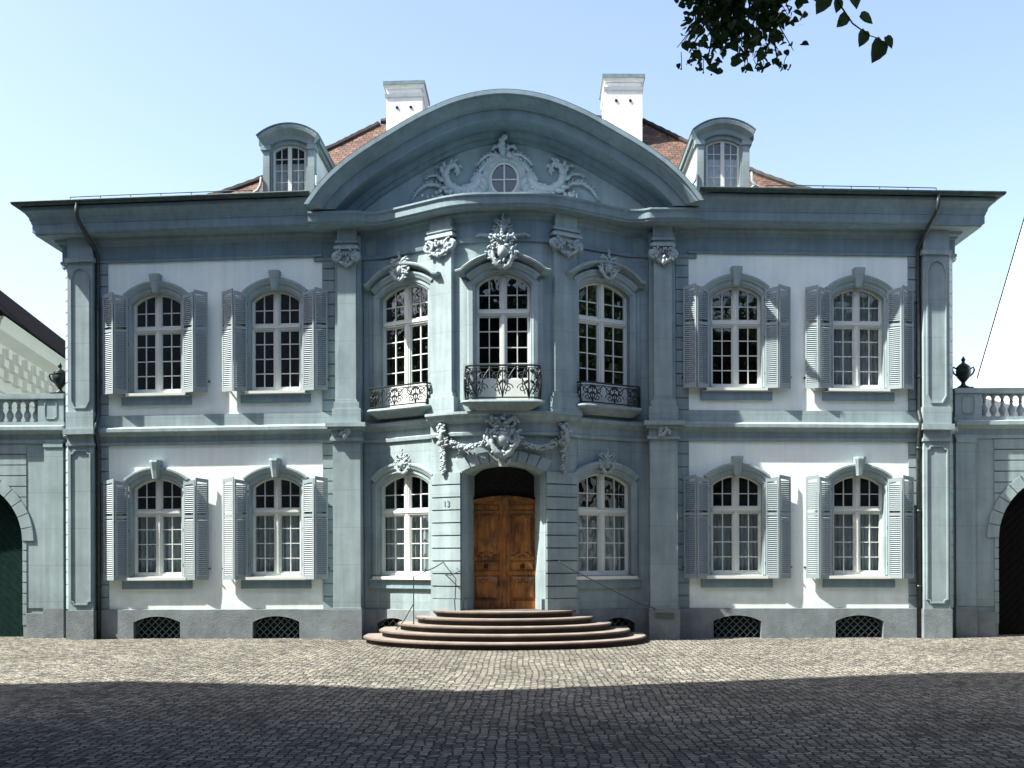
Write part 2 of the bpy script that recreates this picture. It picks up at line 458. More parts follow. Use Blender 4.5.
# grey stone ground of the wings around the white panels
for sx in (-1, 1):
    a, b = sorted((sx * 3.3, sx * 4.36)); mb.box(a, b, -.25, 0, 0, 9.9)
    a, b = sorted((sx * 9.52, sx * 10.42)); mb.box(a, b, -.25, 0, 0, 9.9)
    a, b = sorted((sx * 4.36, sx * 9.52))
    mb.box(a, b, -.25, -.012, Z_B0, Z_UP); mb.box(a, b, -.25, -.012, Z_FR, 9.9)
# middle bay wall
holes_lo = [(-2.36, .64, 1.5, 3.62, .26), (2.32, .64, 1.5, 3.62, .26)]
holes_up = [(-2.34, .62, 5.46, 8.08, .26), (0, .62, 5.40, 8.05, .27), (2.32, .62, 5.46, 8.08, .26)]
for (a, b) in ((-3.4, -1.55), (1.55, 3.4)):
    wall_holes(mb, a, b, .70, 5.0, [h for h in holes_lo if a < h[0] < b], 0)
wall_holes(mb, -3.4, 3.4, 5.0, 9.9, holes_up, 0)
mb.build('wall', M_GREY, house)

# white plaster panels
for fl, (zb, zs, rise), (za, zt) in ((0, LO, (Z_PL, Z_B0)), (1, UP, (Z_UP, Z_FR))):
    for sx in (-1, 1):
        mb = MB()
        a, b = sorted((sx * 4.36, sx * 9.52))
        hs = sorted([(c, HW, zb, zs, rise) for c in WING if a < c < b])
        wall_holes(mb, a, b, za, zt, hs, .004)
        mb.build('plaster_panel', M_WHITE, house)

# rusticated strips (blocks with open joints)
def rust(mb, x0, x1, v0, v1, z0, z1, h=.295, g=.014):
    n = max(1, round((z1 - z0) / h)); h = (z1 - z0) / n
    for i in range(n):
        mb.box(x0, x1, v0, v1, z0 + i * h + g, z0 + (i + 1) * h - g)
for sx in (-1, 1):
    for (za, zb) in ((Z_PL, Z_B0), (Z_UP, Z_FR)):
        for (xa, xb) in ((4.06, 4.36), (9.52, 9.8)):
            a, b = sorted((sx * xa, sx * xb))
            mb = MB(); rust(mb, a, b, -.01, .03, za, zb); mb.box(a, b, -.02, .006, za, zb); mb.build('rusticated_strip', M_GREY, house)
        mb = MB(RW)
        k = round((zb - za) / .295); h = (zb - za) / k
        for i in range(k):
            z0, z1 = za + i * h + .014, za + (i + 1) * h - .014
            xs = [(10.40, -.03), (10.50, .0), (10.66, .22), (10.69, .34)]
            xi = [(10.38, .05), (10.44, .1), (10.55, .3), (10.55, .4)]
            mb.grid([[(sx * q[0], q[1], z0), (sx * p[0], p[1], z0), (sx * p[0], p[1], z1), (sx * q[0], q[1], z1)] for p, q in zip(xs, xi)], close_v=True, cap=True)
        mb.grid([[(sx * x, y, za), (sx * x, y, zb)] for x, y in ((10.39, -.018), (10.495, .012), (10.652, .226), (10.68, .34))])
        mb.build('rusticated_corner', M_GREY, house)

# plinth
bas = [(-8.345, .56, .0, .40, .14), (-5.48, .56, .0, .40, .14), (5.48, .56, 0, .40, .14), (8.345, .56, 0, .40, .14)]
for sx in (-1, 1):
    mb = MB()
    a, b = sorted((sx * 4.0, sx * 9.85))
    hs = [h for h in bas if a < h[0] < b]
    wall_holes(mb, a, b, 0, Z_PL, hs, .085)
    mb.grid([[(a, .085, Z_PL), (a, -.05, Z_PL + .02)], [(b, .085, Z_PL), (b, -.05, Z_PL + .02)]])
    for h in hs: mb.sweep_xz(arch_path(*h), [(0, .085), (0, -.3)], closed=False)
    mb.build('plinth', M_PLINTH, house)
    mb = MB()
    a, b = sorted((sx * 1.55, sx * 3.45))
    wall_holes(mb, a, b, 0, Z_PL, [(sx * 2.62, .42, 0, .36, .14)], .06)
    mb.grid([[(x, .06, Z_PL), (x, -.05, Z_PL + .02)] for x in lin(a, b, 8)])
    mb.sweep_xz(arch_path(sx * 2.62, .42, 0, .36, .14), [(0, .06), (0, -.3)], closed=False)
    mb.build('plinth', M_PLINTH, house)

# cellar openings: recess darkened by black colour, and lattice grille
for c, hw, zb, zs, r in bas + [(-2.62, .42, 0, .36, .14), (2.62, .42, 0, .36, .14)]:
    e = empty('cellar_window', MC(c, .05, 0), house)
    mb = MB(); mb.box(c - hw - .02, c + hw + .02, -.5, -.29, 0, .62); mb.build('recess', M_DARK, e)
    mb = MB()
    k = -hw - .6
    while k < hw:
        for s in (1, -1):
            pts = []
            for i in range(13):
                z = .6 * i / 12; x = (k + z * 1.0) * s
                if abs(x) <= hw - .01 and z < circ_top(x, hw, zs, r) - .01: pts.append((c + x, -.06 if s > 0 else -.075, z + .005))
            if len(pts) > 1: mb.tube(pts, .011, 4)
        k += .17
    mb.build('grille', M_LEAD, e)

# pilasters ------------------------------------------------------------
def notched(x0, x1, z0, z1, r=.07):
    p = [(x0 + (x1 - x0) / 2, z0)]
    for (cx, cz, a0) in ((x0, z0, 0), (x0, z1, 270), (x1, z1, 180), (x1, z0, 90)):
        p += [(cx + r * math.cos(math.radians(a0 + 90 * i / 4)), cz + r * math.sin(math.radians(a0 + 90 * i / 4))) for i in range(5)]
    return p
def panel_trim(mb, x0, x1, z0, z1, v, w=.03, d=.022, r=.08):
    pts = notched(x0, x1, z0, z1, r)
    pts.append(pts[0])
    mb.sweep_xz(pts, [(0, v - .002), (0, v + d), (w, v + d), (w, v - .002)], cap=True)
def volute(mb, cx, cz, v, R, s):
    p = spiral(cx, cz, R, R * .12, 90, 90 - s * 560, 22)
    mb.tube([(x, v + .03 * i / 22, z) for i, (x, z) in enumerate(p)], [R * .26 * (1 - .6 * i / 22) for i in range(23)], 6)
    mb.blob((cx, v + .02, cz), (R * .3, R * .3, R * .3), 6, 4)
    mb.blob((cx, v - R * .2, cz), (R * .95, R * .5, R * .95), 10, 6)
def ionic(mb, cx, hw, v, z0, z1):
    h = z1 - z0
    mb.box(cx - hw * .98, cx + hw * .98, 0, v + .02, z0 + h * .1, z1 - h * .2)
    mb.box(cx - hw * 1.22, cx + hw * 1.22, 0, v + .09, z1 - h * .2, z1 - h * .06)
    mb.box(cx - hw * 1.12, cx + hw * 1.12, 0, v + .05, z1 - h * .06, z1)
    mb.smooth = True
    R = h * .29
    for s in (-1, 1):
        volute(mb, cx + s * hw * .98, z0 + h * .42, v + .06, R, -s)
    for i in range(5):    # echinus eggs and a little festoon
        t = -1 + i / 2
        mb.blob((cx + t * hw * .55, v + .05, z0 + h * .55), (hw * .15, .05, h * .14), 6, 4)
    mb.tube([(cx + hw * .85 * t, v + .06, z0 + h * (.28 - .3 * (1 - t * t))) for t in lin(-1, 1, 8)], [.02 + .03 * (1 - t * t) for t in lin(-1, 1, 8)], 6)
    mb.blob((cx, v + .08, z0 - h * .02), (.05, .05, .08), 6, 5)
    for i in range(16):
        mb.blob((cx + random.uniform(-1.1, 1.1) * hw, v + random.uniform(.06, .12), z0 + h * random.uniform(.0, .75)), (.03, .03, .045), 6, 4, random.uniform(-1, 1))
    mb.smooth = False

for sx in (-1, 1):
    # giant pilasters between wing and bow
    c = sx * 3.72
    mb = MB(FL)
    v = .42
    mb.box(c - .345, c + .345, -.2, v + .04, Z_PL, Z_PL + .05)
    mb.box(c - .325, c + .325, -.2, v, Z_PL + .05, 4.68)
    for zj in (1.9, 3.1): mb.box(c - .327, c + .327, -.2, v - .004, zj, zj + .01)
    p = mb.build('lower_pilaster', [M_GREY], house)
    mb = MB(FL); mb.box(c - .36, c + .36, -.2, v + .07, 0, Z_PL); mb.build('pilaster_base', M_PLINTH, p)
    mb = MB(FL)
    mb.box(c - .38, c + .38, -.2, v + .06, 4.68, 4.76); mb.box(c - .35, c + .35, -.2, v + .03, 4.76, 4.94)
    mb.box(c - .42, c + .42, -.2, v + .12, 4.94, 5.0); mb.box(c - .47, c + .47, -.2, v + .18, 5.0, 5.10)
    mb.build('impost_band', M_GREY, p)
    mb = MB(FL); mb.smooth = True
    mb.tube([(c + .06 * math.sin(a * 5), v + .08, 5.0 - .3 * a) for a in lin(0, 1, 8)], [.05, .07, .06, .07, .05, .05, .06, .04, .02], 6)
    for i in range(5): mb.blob((c + random.uniform(-.12, .12), v + .09, random.uniform(4.75, 4.95)), (.05, .04, .07), 6, 4, random.uniform(-1, 1))
    mb.build('ornament', M_ORN, p)
    mb = MB(FL); v = .34
    mb.box(c - .34, c + .34, -.2, v + .09, 5.10, 5.45); mb.box(c - .30, c + .30, -.2, v + .07, 5.45, 5.60); mb.box(c - .25, c + .25, -.2, v + .04, 5.60, 5.66)
    mb.box(c - .215, c + .215, -.2, v, 5.66, 8.9)
    mb.box(c - .31, c + .31, -.2, v - .16, 5.45, 9.6)
    mb.box(c - .23, c + .23, -.2, v + .01, 9.3, 9.74)
    mb.box(c - .27, c + .27, -.2, v + .05, 9.36, 9.42)
    p = mb.build('upper_pilaster', M_GREY, house)
    mb = MB(FL); ionic(mb, c, .24, v, 8.84, 9.30); mb.build('capital', M_ORN, p)
    # bow pilasters (upper storey only)
    c = sx * 1.36
    mb = MB(); v = .13
    mb.box(c - .33, c + .33, -.1, v + .07, 5.16, 5.56); mb.box(c - .29, c + .29, -.1, v + .04, 5.56, 5.66)
    mb.box(c - .25, c + .25, -.1, v, 5.66, 8.9)
    mb.box(c - .25, c + .25, -.1, v + .02, 9.24, 9.7); mb.box(c - .30, c + .30, -.1, v + .06, 9.32, 9.39)
    p = mb.build('upper_pilaster', M_GREY, house)
    mb = MB(); ionic(mb, c, .26, v, 8.80, 9.28); mb.build('capital', M_ORN, p)
    # corner pilasters
    c = sx * 10.11
    mb = MB(FL); v = .24
    mb.box(c - .30, c + .30, -.2, v, Z_PL, 4.68)
    panel_trim(mb, c - .22, c + .22, .86, 4.55, v, w=.035, d=.03)
    p = mb.build('lower_pilaster', M_GREY, house)
    mb = MB(FL); mb.box(c - .33, c + .33, -.2, v + .06, 0, Z_PL); mb.build('pilaster_base', M_PLINTH, p)
    mb = MB(FL)
    mb.box(c - .33, c + .33, -.2, v + .04, 4.68, 4.76); mb.box(c - .31, c + .31, -.2, v + .02, 4.76, 4.95); mb.box(c - .37, c + .37, -.2, v + .13, 4.95, 5.09)
    mb.build('impost_band', M_GREY, p)
    mb = MB(FL)
    mb.box(c - .33, c + .33, -.2, v + .05, 5.09, 5.5)
    mb.box(c - .30, c + .30, -.2, v, 5.5, 9.12)
    mb.box(c - .35, c + .35, -.2, v + .06, 9.12, 9.22)
    mb.box(c - .30, c + .30, -.2, v, 9.22, 9.75)
    pts = [(c - .2, 5.78), (c - .2, 8.7), (c - .13, 8.9), (c, 8.97), (c + .13, 8.9), (c + .2, 8.7), (c + .2, 5.78), (c + .12, 5.62), (c - .12, 5.62), (c - .2, 5.78)]
    mb.sweep_xz(pts, [(0, v - .002), (0, v + .03), (.035, v + .03), (.035, v - .002)])
    mb.build('upper_pilaster', M_GREY, house)

# string course ---------------------------------------------------------
SC = [(-.02, Z_B0), (.05, Z_B0), (.06, 4.76), (.035, 4.78), (.035, 4.90), (.07, 4.93), (.12, 4.97), (.2, 5.0), (.2, 5.08), (.1, 5.12), (.04, 5.14), (.04, Z_UP), (-.02, Z_UP)]
for sx in (-1, 1):
    mb = MB(); a, b = sorted((sx * 4.0, sx * 9.82)); mb.run([a, b], SC); mb.build('string_course', M_GREY, house)
SC2 = [(-.02, 4.66), (.05, 4.66), (.06, 4.74), (.03, 4.76), (.03, 4.92), (.07, 4.95), (.12, 4.99), (.17, 5.02), (.17, 5.10), (.05, 5.16), (-.02, 5.16)]
for sx in (-1, 1):
    mb = MB(); a, b = sorted((sx * 1.58, sx * 3.5)); mb.run(lin(a, b, 14), SC2); mb.build('string_course', M_GREY, house)
# canted corners and short returns
for sx in (-1, 1):
    mb = MB(RW)
    if sx < 0: pth = [(-10.66, 3), (-10.66, .32), (-10.38, .02)]
    else: pth = [(10.38, .02), (10.66, .32), (10.66, 3)]
    mb.plan(pth, [(-.02, Z_B0), (.05, Z_B0), (.06, 4.76), (.04, 4.9), (.14, 4.97), (.16, 5.08), (.04, 5.14), (.04, Z_UP), (-.02, Z_UP)])
    mb.build('string_course', M_GREY, house)
    mb = MB(RW); mb.plan(pth, [(-.02, 9.12), (.10, 9.13), (.12, 9.2), (-.02, 9.24)]); mb.build('astragal', M_GREY, house)

# main cornice of the wings ----------------------------------------------
CO = [(-.02, Z_FR), (.055, Z_FR), (.06, 9.2), (.025, 9.22), (.025, 9.54), (.06, 9.56), (.08, 9.62), (.14, 9.66), (.16, 9.72), (.47, 9.74), (.47, 9.77), (.52, 9.80), (.52, 9.99), (.54, 10.0), (.54, 10.04), (.56, 10.06), (.58, 10.14), (.64, 10.22), (.70, 10.27), (.70, 10.36), (-.02, 10.40)]
for pth in ([(-10.6, 13), (-10.6, 0), (-4.35, 0)], [(4.35, 0), (10.6, 0), (10.6, 13)]):
    mb = MB(RW); mb.plan(pth, CO); mb.build('cornice', M_GREYD, house)
# gutter with snow rail
def half_round(cx, cz, r, n=8):
    return [(cx + r * math.cos(PI + PI * i / n), cz + r * math.sin(PI + PI * i / n)) for i in range(n + 1)]
gp = half_round(.79, 10.44, .085) + [(.86, 10.46), (.72, 10.46)]
for pth in ([(-10.6, 13), (-10.6, 0), (-4.5, .0)], [(4.5, 0), (10.6, 0), (10.6, 13)]):
    mb = MB(RW); mb.plan(pth, gp, closed=True); mb.build('gutter', M_GUTTER, house)

# bow entablature and cornice ---------------------------------------------
BC = [(-.02, 9.02), (.05, 9.03), (.07, 9.11), (.015, 9.13), (.015, 9.5), (.05, 9.53), (.07, 9.60), (.13, 9.63), (.15, 9.69), (.40, 9.71), (.40, 9.74), (.44, 9.77), (.45, 9.90), (.49, 9.95), (.49, 9.99), (-.02, 10.04)]
mb = MB()
xs = lin(-4.55, -3.4, 4) + lin(-3.4, 3.4, 64)[1:] + lin(3.4, 4.55, 4)[1:]
mb.mp = lambda x, v, z: MC(x, v + .30 * f_s((abs(x) - 2.5) / .9), z) if z > 9.6 and v > .2 else MC(x, v, z)
mb.run(xs, BC)
# sloping top from the bow back to the tympanum
mb.mp = MC
mb.run(xs, [(.0, 10.055), (.0, 10.06)], cap=False)
mb.mp = RW
mb.grid([[(x, yc(x) - .05, 10.055), (x, .1, 10.13)] for x in xs])
mb.build('bow_cornice', M_GREYD, house)

# pediment ------------------------------------------------------------------
ped = empty('pediment', RW(0, -.3, 10.05), house)
R0, ZC = 5.10, 7.53
KN = [(x, z - dz) for (x, z), dz in zip([(0, 12.66), (.94, 12.53), (1.84, 12.17), (2.69, 11.69), (3.30, 11.30), (3.76, 10.93), (4.12, 10.56), (4.40, 10.19), (4.60, 9.88)], (.14, .14, .13, .12, .10, .07, .04, .02, 0))]
def ped_outline(n=8):
    """half outline of the pediment through the knots (Catmull-Rom), mirrored"""
    K = [(-KN[1][0], KN[1][1])] + KN + [(4.74, 9.6)]
    half = []
    for q in range(1, len(K) - 2):
        p0, p1, p2, p3 = K[q - 1:q + 3]
        for t in lin(0, 1, n)[:-1]:
            half.append(tuple(.5 * (2 * p1[a] + (p2[a] - p0[a]) * t + (2 * p0[a] - 5 * p1[a] + 4 * p2[a] - p3[a]) * t * t + (3 * p1[a] - p0[a] - 3 * p2[a] + p3[a]) * t ** 3) for a in (0, 1)))
    half.append(KN[-1])
    return [(-x, z) for x, z in reversed(half[1:])] + half
OUT = ped_outline()
def ped_offset(o, zmin=10.035, n=72):
    """outline moved by o along its normal, clipped at the ledge, evenly resampled"""
    pts = []
    for i, (x, z) in enumerate(OUT):
        a = OUT[max(i - 1, 0)]; b = OUT[min(i + 1, len(OUT) - 1)]
        dx, dz = b[0] - a[0], b[1] - a[1]; l = math.hypot(dx, dz)
        pts.append((x - dz / l * o, z + dx / l * o))
    res = []
    for p, q in zip(pts, pts[1:]):
        if p[1] >= zmin: res.append(p)
        if (p[1] < zmin) != (q[1] < zmin):
            t = (zmin - p[1]) / (q[1] - p[1]); res.append((p[0] + t * (q[0] - p[0]), zmin))
    L = [0]
    for p, q in zip(res, res[1:]): L.append(L[-1] + math.hypot(q[0] - p[0], q[1] - p[1]))
    out = []; k = 0
    for t in lin(0, L[-1], n):
        while k < len(L) - 2 and L[k + 1] < t: k += 1
        f = (t - L[k]) / max(L[k + 1] - L[k], 1e-9)
        out.append((res[k][0] + f * (res[k + 1][0] - res[k][0]), res[k][1] + f * (res[k + 1][1] - res[k][1])))
    return out
mb = MB(FL)
mb.prism(ped_offset(-.5, 10.04), -.5, -.02)
mb.build('tympanum', M_TYMP, ped)
mb = MB(FL)
PR = [(0, -1.2), (0, 1.08), (.05, 1.10), (.05, 1.17), (-.04, 1.17), (-.05, 1.12), (-.10, 1.10), (-.16, .98), (-.21, .88), (-.24, .87), (-.24, .79), (-.26, .79), (-.45, .78), (-.47, .76), (-.47, .72), (-.48, .16), (-.52, .15), (-.57, .12), (-.62, .10), (-.62, .06), (-.72, .05), (-.74, .02), (-.74, -.2), (-.3, -1.2)]
cols = []
for o, v in PR:
    cols.append([(x, v, z) for x, z in ped_offset(o)])
mb.grid([[c[i] for c in cols] for i in range(73)], close_v=True, cap=True)
mb.build('arched_cornice', M_GREYD, ped)
mb = MB(FL)
mb.sweep_xz(ped_offset(.0, 10.12), [(.045, -4.5), (.045, 1.16), (.065, 1.17), (.07, .6), (.07, -4.5)])
mb.build('lead_cover', M_LEAD, ped)
def FLB(x, v, z): return FL(x, v - .09, z)
# oval window with its frame
oc = 10.90
mb = MB(FLB); mb.smooth = True
def ell(rx, rz, n=28): return [(rx * math.cos(2 * PI * i / n), oc + rz * math.sin(2 * PI * i / n)) for i in range(n + 1)]
rows = []
for (o, v) in ((.0, .10), (.0, .2), (.05, .24), (.10, .2), (.13, .24), (.18, .2), (.2, .1)):
    rows.append([(x, v, z) for x, z in ell(.36 + o, .42 + o)])
mb.grid(rows)
mb.smooth = False
mb.build('oval_surround', M_ORNL, ped)
ow = empty('oval_window', RW(0, -.1, oc), ped)
mb = MB(FLB)
rows = [[(x, v, z) for x, z in ell(.36 - o, .42 - o)] for o, v in ((0, .13), (0, .165), (.06, .165), (.06, .13))]
mb.grid(rows); mb.box(-.018, .018, .13, .15, oc - .4, oc + .4); mb.box(-.33, .33, .128, .148, oc - .015, oc + .015)
mb.build('oval_frame', M_WOODW, ped)
mb = MB(FLB); e0 = ell(.31, .37)[:-1]
mb.add([(x, .12, z) for x, z in e0], [tuple(range(len(e0)))]); mb.build('oval_pane', M_GLASS, ped)
mb = MB(FLB); mb.add([(x, .106, z) for x, z in ell(.36, .42)[:-1]], [tuple(range(28))]); mb.build('oval_black_sheet', M_DARK, ped)  # flat black sheet painted as the dark behind the oval pane
bpy.data.objects.remove(ow)

def leaf_scroll(mb, pts, r0, r1, v, lobes=6, side=1):
    """acanthus: a tapering rib with curled pointed leaflets along it"""
    n = len(pts)
    mb.tube([(x, v + .04 * math.sin(PI * i / (n - 1)), z) for i, (x, z) in enumerate(pts)], [(r0 + (r1 - r0) * i / (n - 1)) * .8 for i in range(n)], 7)
    lobes = int(lobes * 1.7)
    for k in range(lobes):
        f = (k + .5) / lobes * (n - 1); i = min(int(f), n - 2); t = f - i
        x = pts[i][0] + (pts[i + 1][0] - pts[i][0]) * t; z = pts[i][1] + (pts[i + 1][1] - pts[i][1]) * t
        dx, dz = pts[i + 1][0] - pts[i][0], pts[i + 1][1] - pts[i][1]; l = math.hypot(dx, dz) or 1
        dx /= l; dz /= l
        r = (r0 + (r1 - r0) * f / (n - 1))
        for sd, q in ((side, 1.0), (-side, .55)):
            ox, oz = -dz * sd, dx * sd
            mb.tube([(x + ox * r * .2, v + r * .3, z + oz * r * .2), (x + (ox * .9 + dx * .5) * r * q, v + r * .55, z + (oz * .9 + dz * .5) * r * q),
                     (x + (ox * 1.25 + dx * 1.1) * r * q, v + r * .5, z + (oz * 1.25 + dz * 1.1) * r * q), (x + (ox * 1.1 + dx * 1.6) * r * q, v + r * .2, z + (oz * 1.1 + dz * 1.6) * r * q)],
                    [r * .35 * q, r * .48 * q, r * .40 * q, r * .14], 5)
mb = MB(FLB); mb.smooth = True
for s in (-1, 1):
    P = lambda pts: [(s * x, z) for x, z in pts]
    # cornucopia sweeping out from the foot of the frame and curling up
    leaf_scroll(mb, P([(.60, 11.02), (.66, 10.78), (.84, 10.64), (1.10, 10.62), (1.32, 10.76), (1.42, 11.0), (1.34, 11.2), (1.18, 11.26), (1.10, 11.16), (1.16, 11.08)]), .20, .05, .14, 9, -s)
    leaf_scroll(mb, P([(.52, 10.62), (.74, 10.50), (1.0, 10.52), (1.2, 10.44)]), .12, .06, .2, 5, s)
    # trailing sprays
    leaf_scroll(mb, P([(1.40, 10.66), (1.62, 10.80), (1.86, 10.80), (2.06, 10.66), (2.18, 10.50), (2.22, 10.40)]), .075, .035, .10, 8, s)
    leaf_scroll(mb, P([(1.46, 10.92), (1.62, 11.02), (1.80, 11.02), (1.90, 10.94)]), .055, .03, .10, 5, s)
    leaf_scroll(mb, P([(1.42, 11.10), (1.54, 11.22), (1.66, 11.20)]), .05, .03, .10, 3, s)
    for k in range(34):
        mb.blob((s * (1.55 + random.gauss(0, .15)), .2 + random.uniform(-.05, .10), 10.42 + abs(random.gauss(0, .07))), (.05, .05, .05), 6, 4, random.uniform(0, 3))
    # slim leaf border of the frame, crest above
    leaf_scroll(mb, P([(.46, 10.42), (.60, 10.62), (.64, 10.86), (.58, 11.08), (.44, 11.26), (.26, 11.36)]), .06, .06, .18, 9, -s)
    leaf_scroll(mb, P([(.10, 11.38), (.24, 11.48), (.40, 11.46), (.56, 11.34), (.66, 11.22)]), .06, .035, .18, 5, s)
    leaf_scroll(mb, P([(.03, 11.5), (.12, 11.66), (.25, 11.66), (.26, 11.58)]), .06, .03, .18, 3, s)
mb.box(-.75, .75, .1, .24, 10.1, 10.30)
for k in range(7): mb.blob((0 + random.uniform(-.12, .12), .25, 11.45 + .07 * k), (.08, .07, .09), 7, 5, random.uniform(-1, 1))
mb.blob((0, .2, 11.9), (.06, .05, .09), 7, 5)
mb.build('relief_ornament', M_ORNL, ped)

# windows ------------------------------------------------------------------
SUR = [(-.0, -.22), (0, .055), (.03, .06), (.05, .085), (.14, .085), (.17, .05), (.19, .05), (.19, -.01)]
HOOD = [(.10, .08), (.12, .12), (.17, .14), (.20, .16), (.245, .16), (.26, .12), (.26, -.01), (.10, -.01)]
def window(cx, hw, zb, zs, rise, zt, curtain=None, glass_bot=None, rows_lo=4, rows_hi=2, sur=True, key=True, sill=True, mp=MC, name='window', hood=True):
    e = empty(name, mp(cx, 0, zb), house)
    vf = -.14
    gb = glass_bot or zb + .07
    path = arch_path(cx, hw, zb, zs, rise)
    if sur:
        mb = MB(mp); mb.sweep_xz(path, SUR)
        if hood:
            ap = arch_path(cx, hw + .02, zb, zs + .02, rise, foot=False)
            mb.sweep_xz(ap, HOOD)
        mb.build('surround', M_GREY, e)
    else:
        mb = MB(mp); mb.sweep_xz(path, [(0, .0), (0, -.22)], closed=False); mb.build('reveal', M_GREY, e)
    if key:
        zt2 = zs + rise
        mb = MB(mp)
        pts = []
        for (z, h, v) in ((zt2 - .02, .075, .14), (zt2 + .18, .10, .17), (zt2 + .38, .125, .21), (zt2 + .43, .13, .2)):
            pts.append([(cx - h, 0, z), (cx - h, v, z), (cx - h * .5, v + .04, z), (cx + h * .5, v + .04, z), (cx + h, v, z), (cx + h, 0, z)])
        mb.grid(pts, close_v=True, cap=True)
        mb.build('keystone', M_GREY, e)
    if sill:
        mb = MB(mp)
        mb.box(cx - hw - .24, cx + hw + .24, -.02, .07, zb - .30, zb - .1)
        mb.build('apron', M_GREYD, e)
        mb = MB(mp)
        mb.box(cx - hw - .12, cx + hw + .12, -.25, .15, zb - .085, zb - .02); mb.box(cx - hw - .22, cx + hw + .22, -.02, .11, zb - .1, zb - .086)
        mb.build('sill', M_WOODW, e)
    mb = MB(mp)
    mb.sweep_xz(path, [(-.045, vf - .06), (-.045, vf + .02), (-.03, vf + .03), (.01, vf + .03), (.01, vf - .06)])
    ins = .06
    def top(x): return circ_top(x, hw, zs, rise) - ins * .8
    mb.box(cx - hw + .05, cx + hw - .05, vf - .05, vf + .04, zb - .03, gb)
    mb.prism([(cx - .06, gb - .01), (cx + .06, gb - .01), (cx + .06, top(.06) + .03), (cx - .06, top(.06) + .03)], vf - .05, vf + .045)
    mb.box(cx - .025, cx + .025, vf + .04, vf + .062, gb, top(0) + .02)
    mb.box(cx - hw + .04, cx + hw - .04, vf - .05, vf + .055, zt - .055, zt + .055)
    mb.box(cx - hw + .04, cx + hw - .04, vf + .05, vf + .075, zt - .015, zt + .05)
    x0, x1 = .06, hw - .045
    xm = (x0 + x1) / 2 
    for s in (-1, 1):
        # sash stiles
        for xx in (x0 + .014, x1 - .012):
            a, b = sorted((cx + s * (xx - .013), cx + s * (xx + .013))); mb.box(a, b, vf - .03, vf + .02, gb - .01, top(xx) + .02)
        a, b = sorted((cx + s * (xm - .012), cx + s * (xm + .012)))
        mb.box(a, b, vf - .02, vf + .012, gb - .01, top(xm) + .02)
        a, b = sorted((cx + s * x0, cx + s * x1))
        for zz in (gb + .012, zt - .075, zt + .075): mb.box(a, b, vf - .03, vf + .018, zz - .022, zz + .022)
        for i in range(1, rows_lo):
            z = gb + (zt - .05 - gb) * i / rows_lo; mb.box(a, b, vf - .02, vf + .010, z - .011, z + .011)
        ht = zs + rise - .06
        for i in range(1, rows_hi):
            z = zt + .05 + (ht - zt - .05) * i / rows_hi - .02; mb.box(a, b, vf - .02, vf + .010, z - .011, z + .011)
    mb.build('frame', M_WOODW, e)
    mb = MB(mp)
    mb.grid([[(x, vf - .01, gb - .01), (x, vf - .01, z - .03)] for x, z in arch_path(cx, hw - .03, zb, zs, rise, foot=False)])
    mb.build('pane', M_GLASS, e, recalc=False)
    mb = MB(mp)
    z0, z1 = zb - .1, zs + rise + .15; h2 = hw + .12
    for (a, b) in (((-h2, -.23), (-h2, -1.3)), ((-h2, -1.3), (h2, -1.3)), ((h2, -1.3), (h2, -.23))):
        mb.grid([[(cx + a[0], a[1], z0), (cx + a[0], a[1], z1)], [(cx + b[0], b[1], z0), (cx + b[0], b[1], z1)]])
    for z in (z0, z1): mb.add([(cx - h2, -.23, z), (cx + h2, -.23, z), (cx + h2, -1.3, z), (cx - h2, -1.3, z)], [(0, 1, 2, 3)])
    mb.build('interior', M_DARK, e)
    if curtain:
        mb = MB(mp); mb.smooth = True
        ct = zt - .02 if curtain == 'half' else zs + rise - .02
        n = 90
        ph = random.uniform(0, 6)
        rows = []
        for i in range(n + 1):
            t = i / n; x = cx - hw + 2 * hw * t
            amp = .03
            w = math.sin(t * 70 + ph + 1.3 * math.sin(t * 13 + ph)) * amp + .012 * math.sin(t * 31)
            w2 = math.sin(t * 70 + ph + .6 + 1.3 * math.sin(t * 13 + ph)) * amp
            rows.append([(x, -.33 + w, gb - .05), (x, -.33 + w2, ct)])
        mb.grid(rows); mb.build('curtain', M_CURT, e)
    return e

for i, c in enumerate(WING):
    window(c, HW, LO[0], LO[1], LO[2], 3.05, 'half')
    window(c, HW, UP[0], UP[1], UP[2], 7.50, 'full' if i == 3 else None)
for h in holes_lo: window(h[0], h[1], h[2], h[3], h[4], 2.99, 'half', key=False, hood=True)
bow_win = []
for i, h in enumerate(holes_up): bow_win.append(window(h[0], h[1], h[2], h[3], h[4], 7.45, None, glass_bot=5.95, key=False, sill=False, name='balcony_window'))

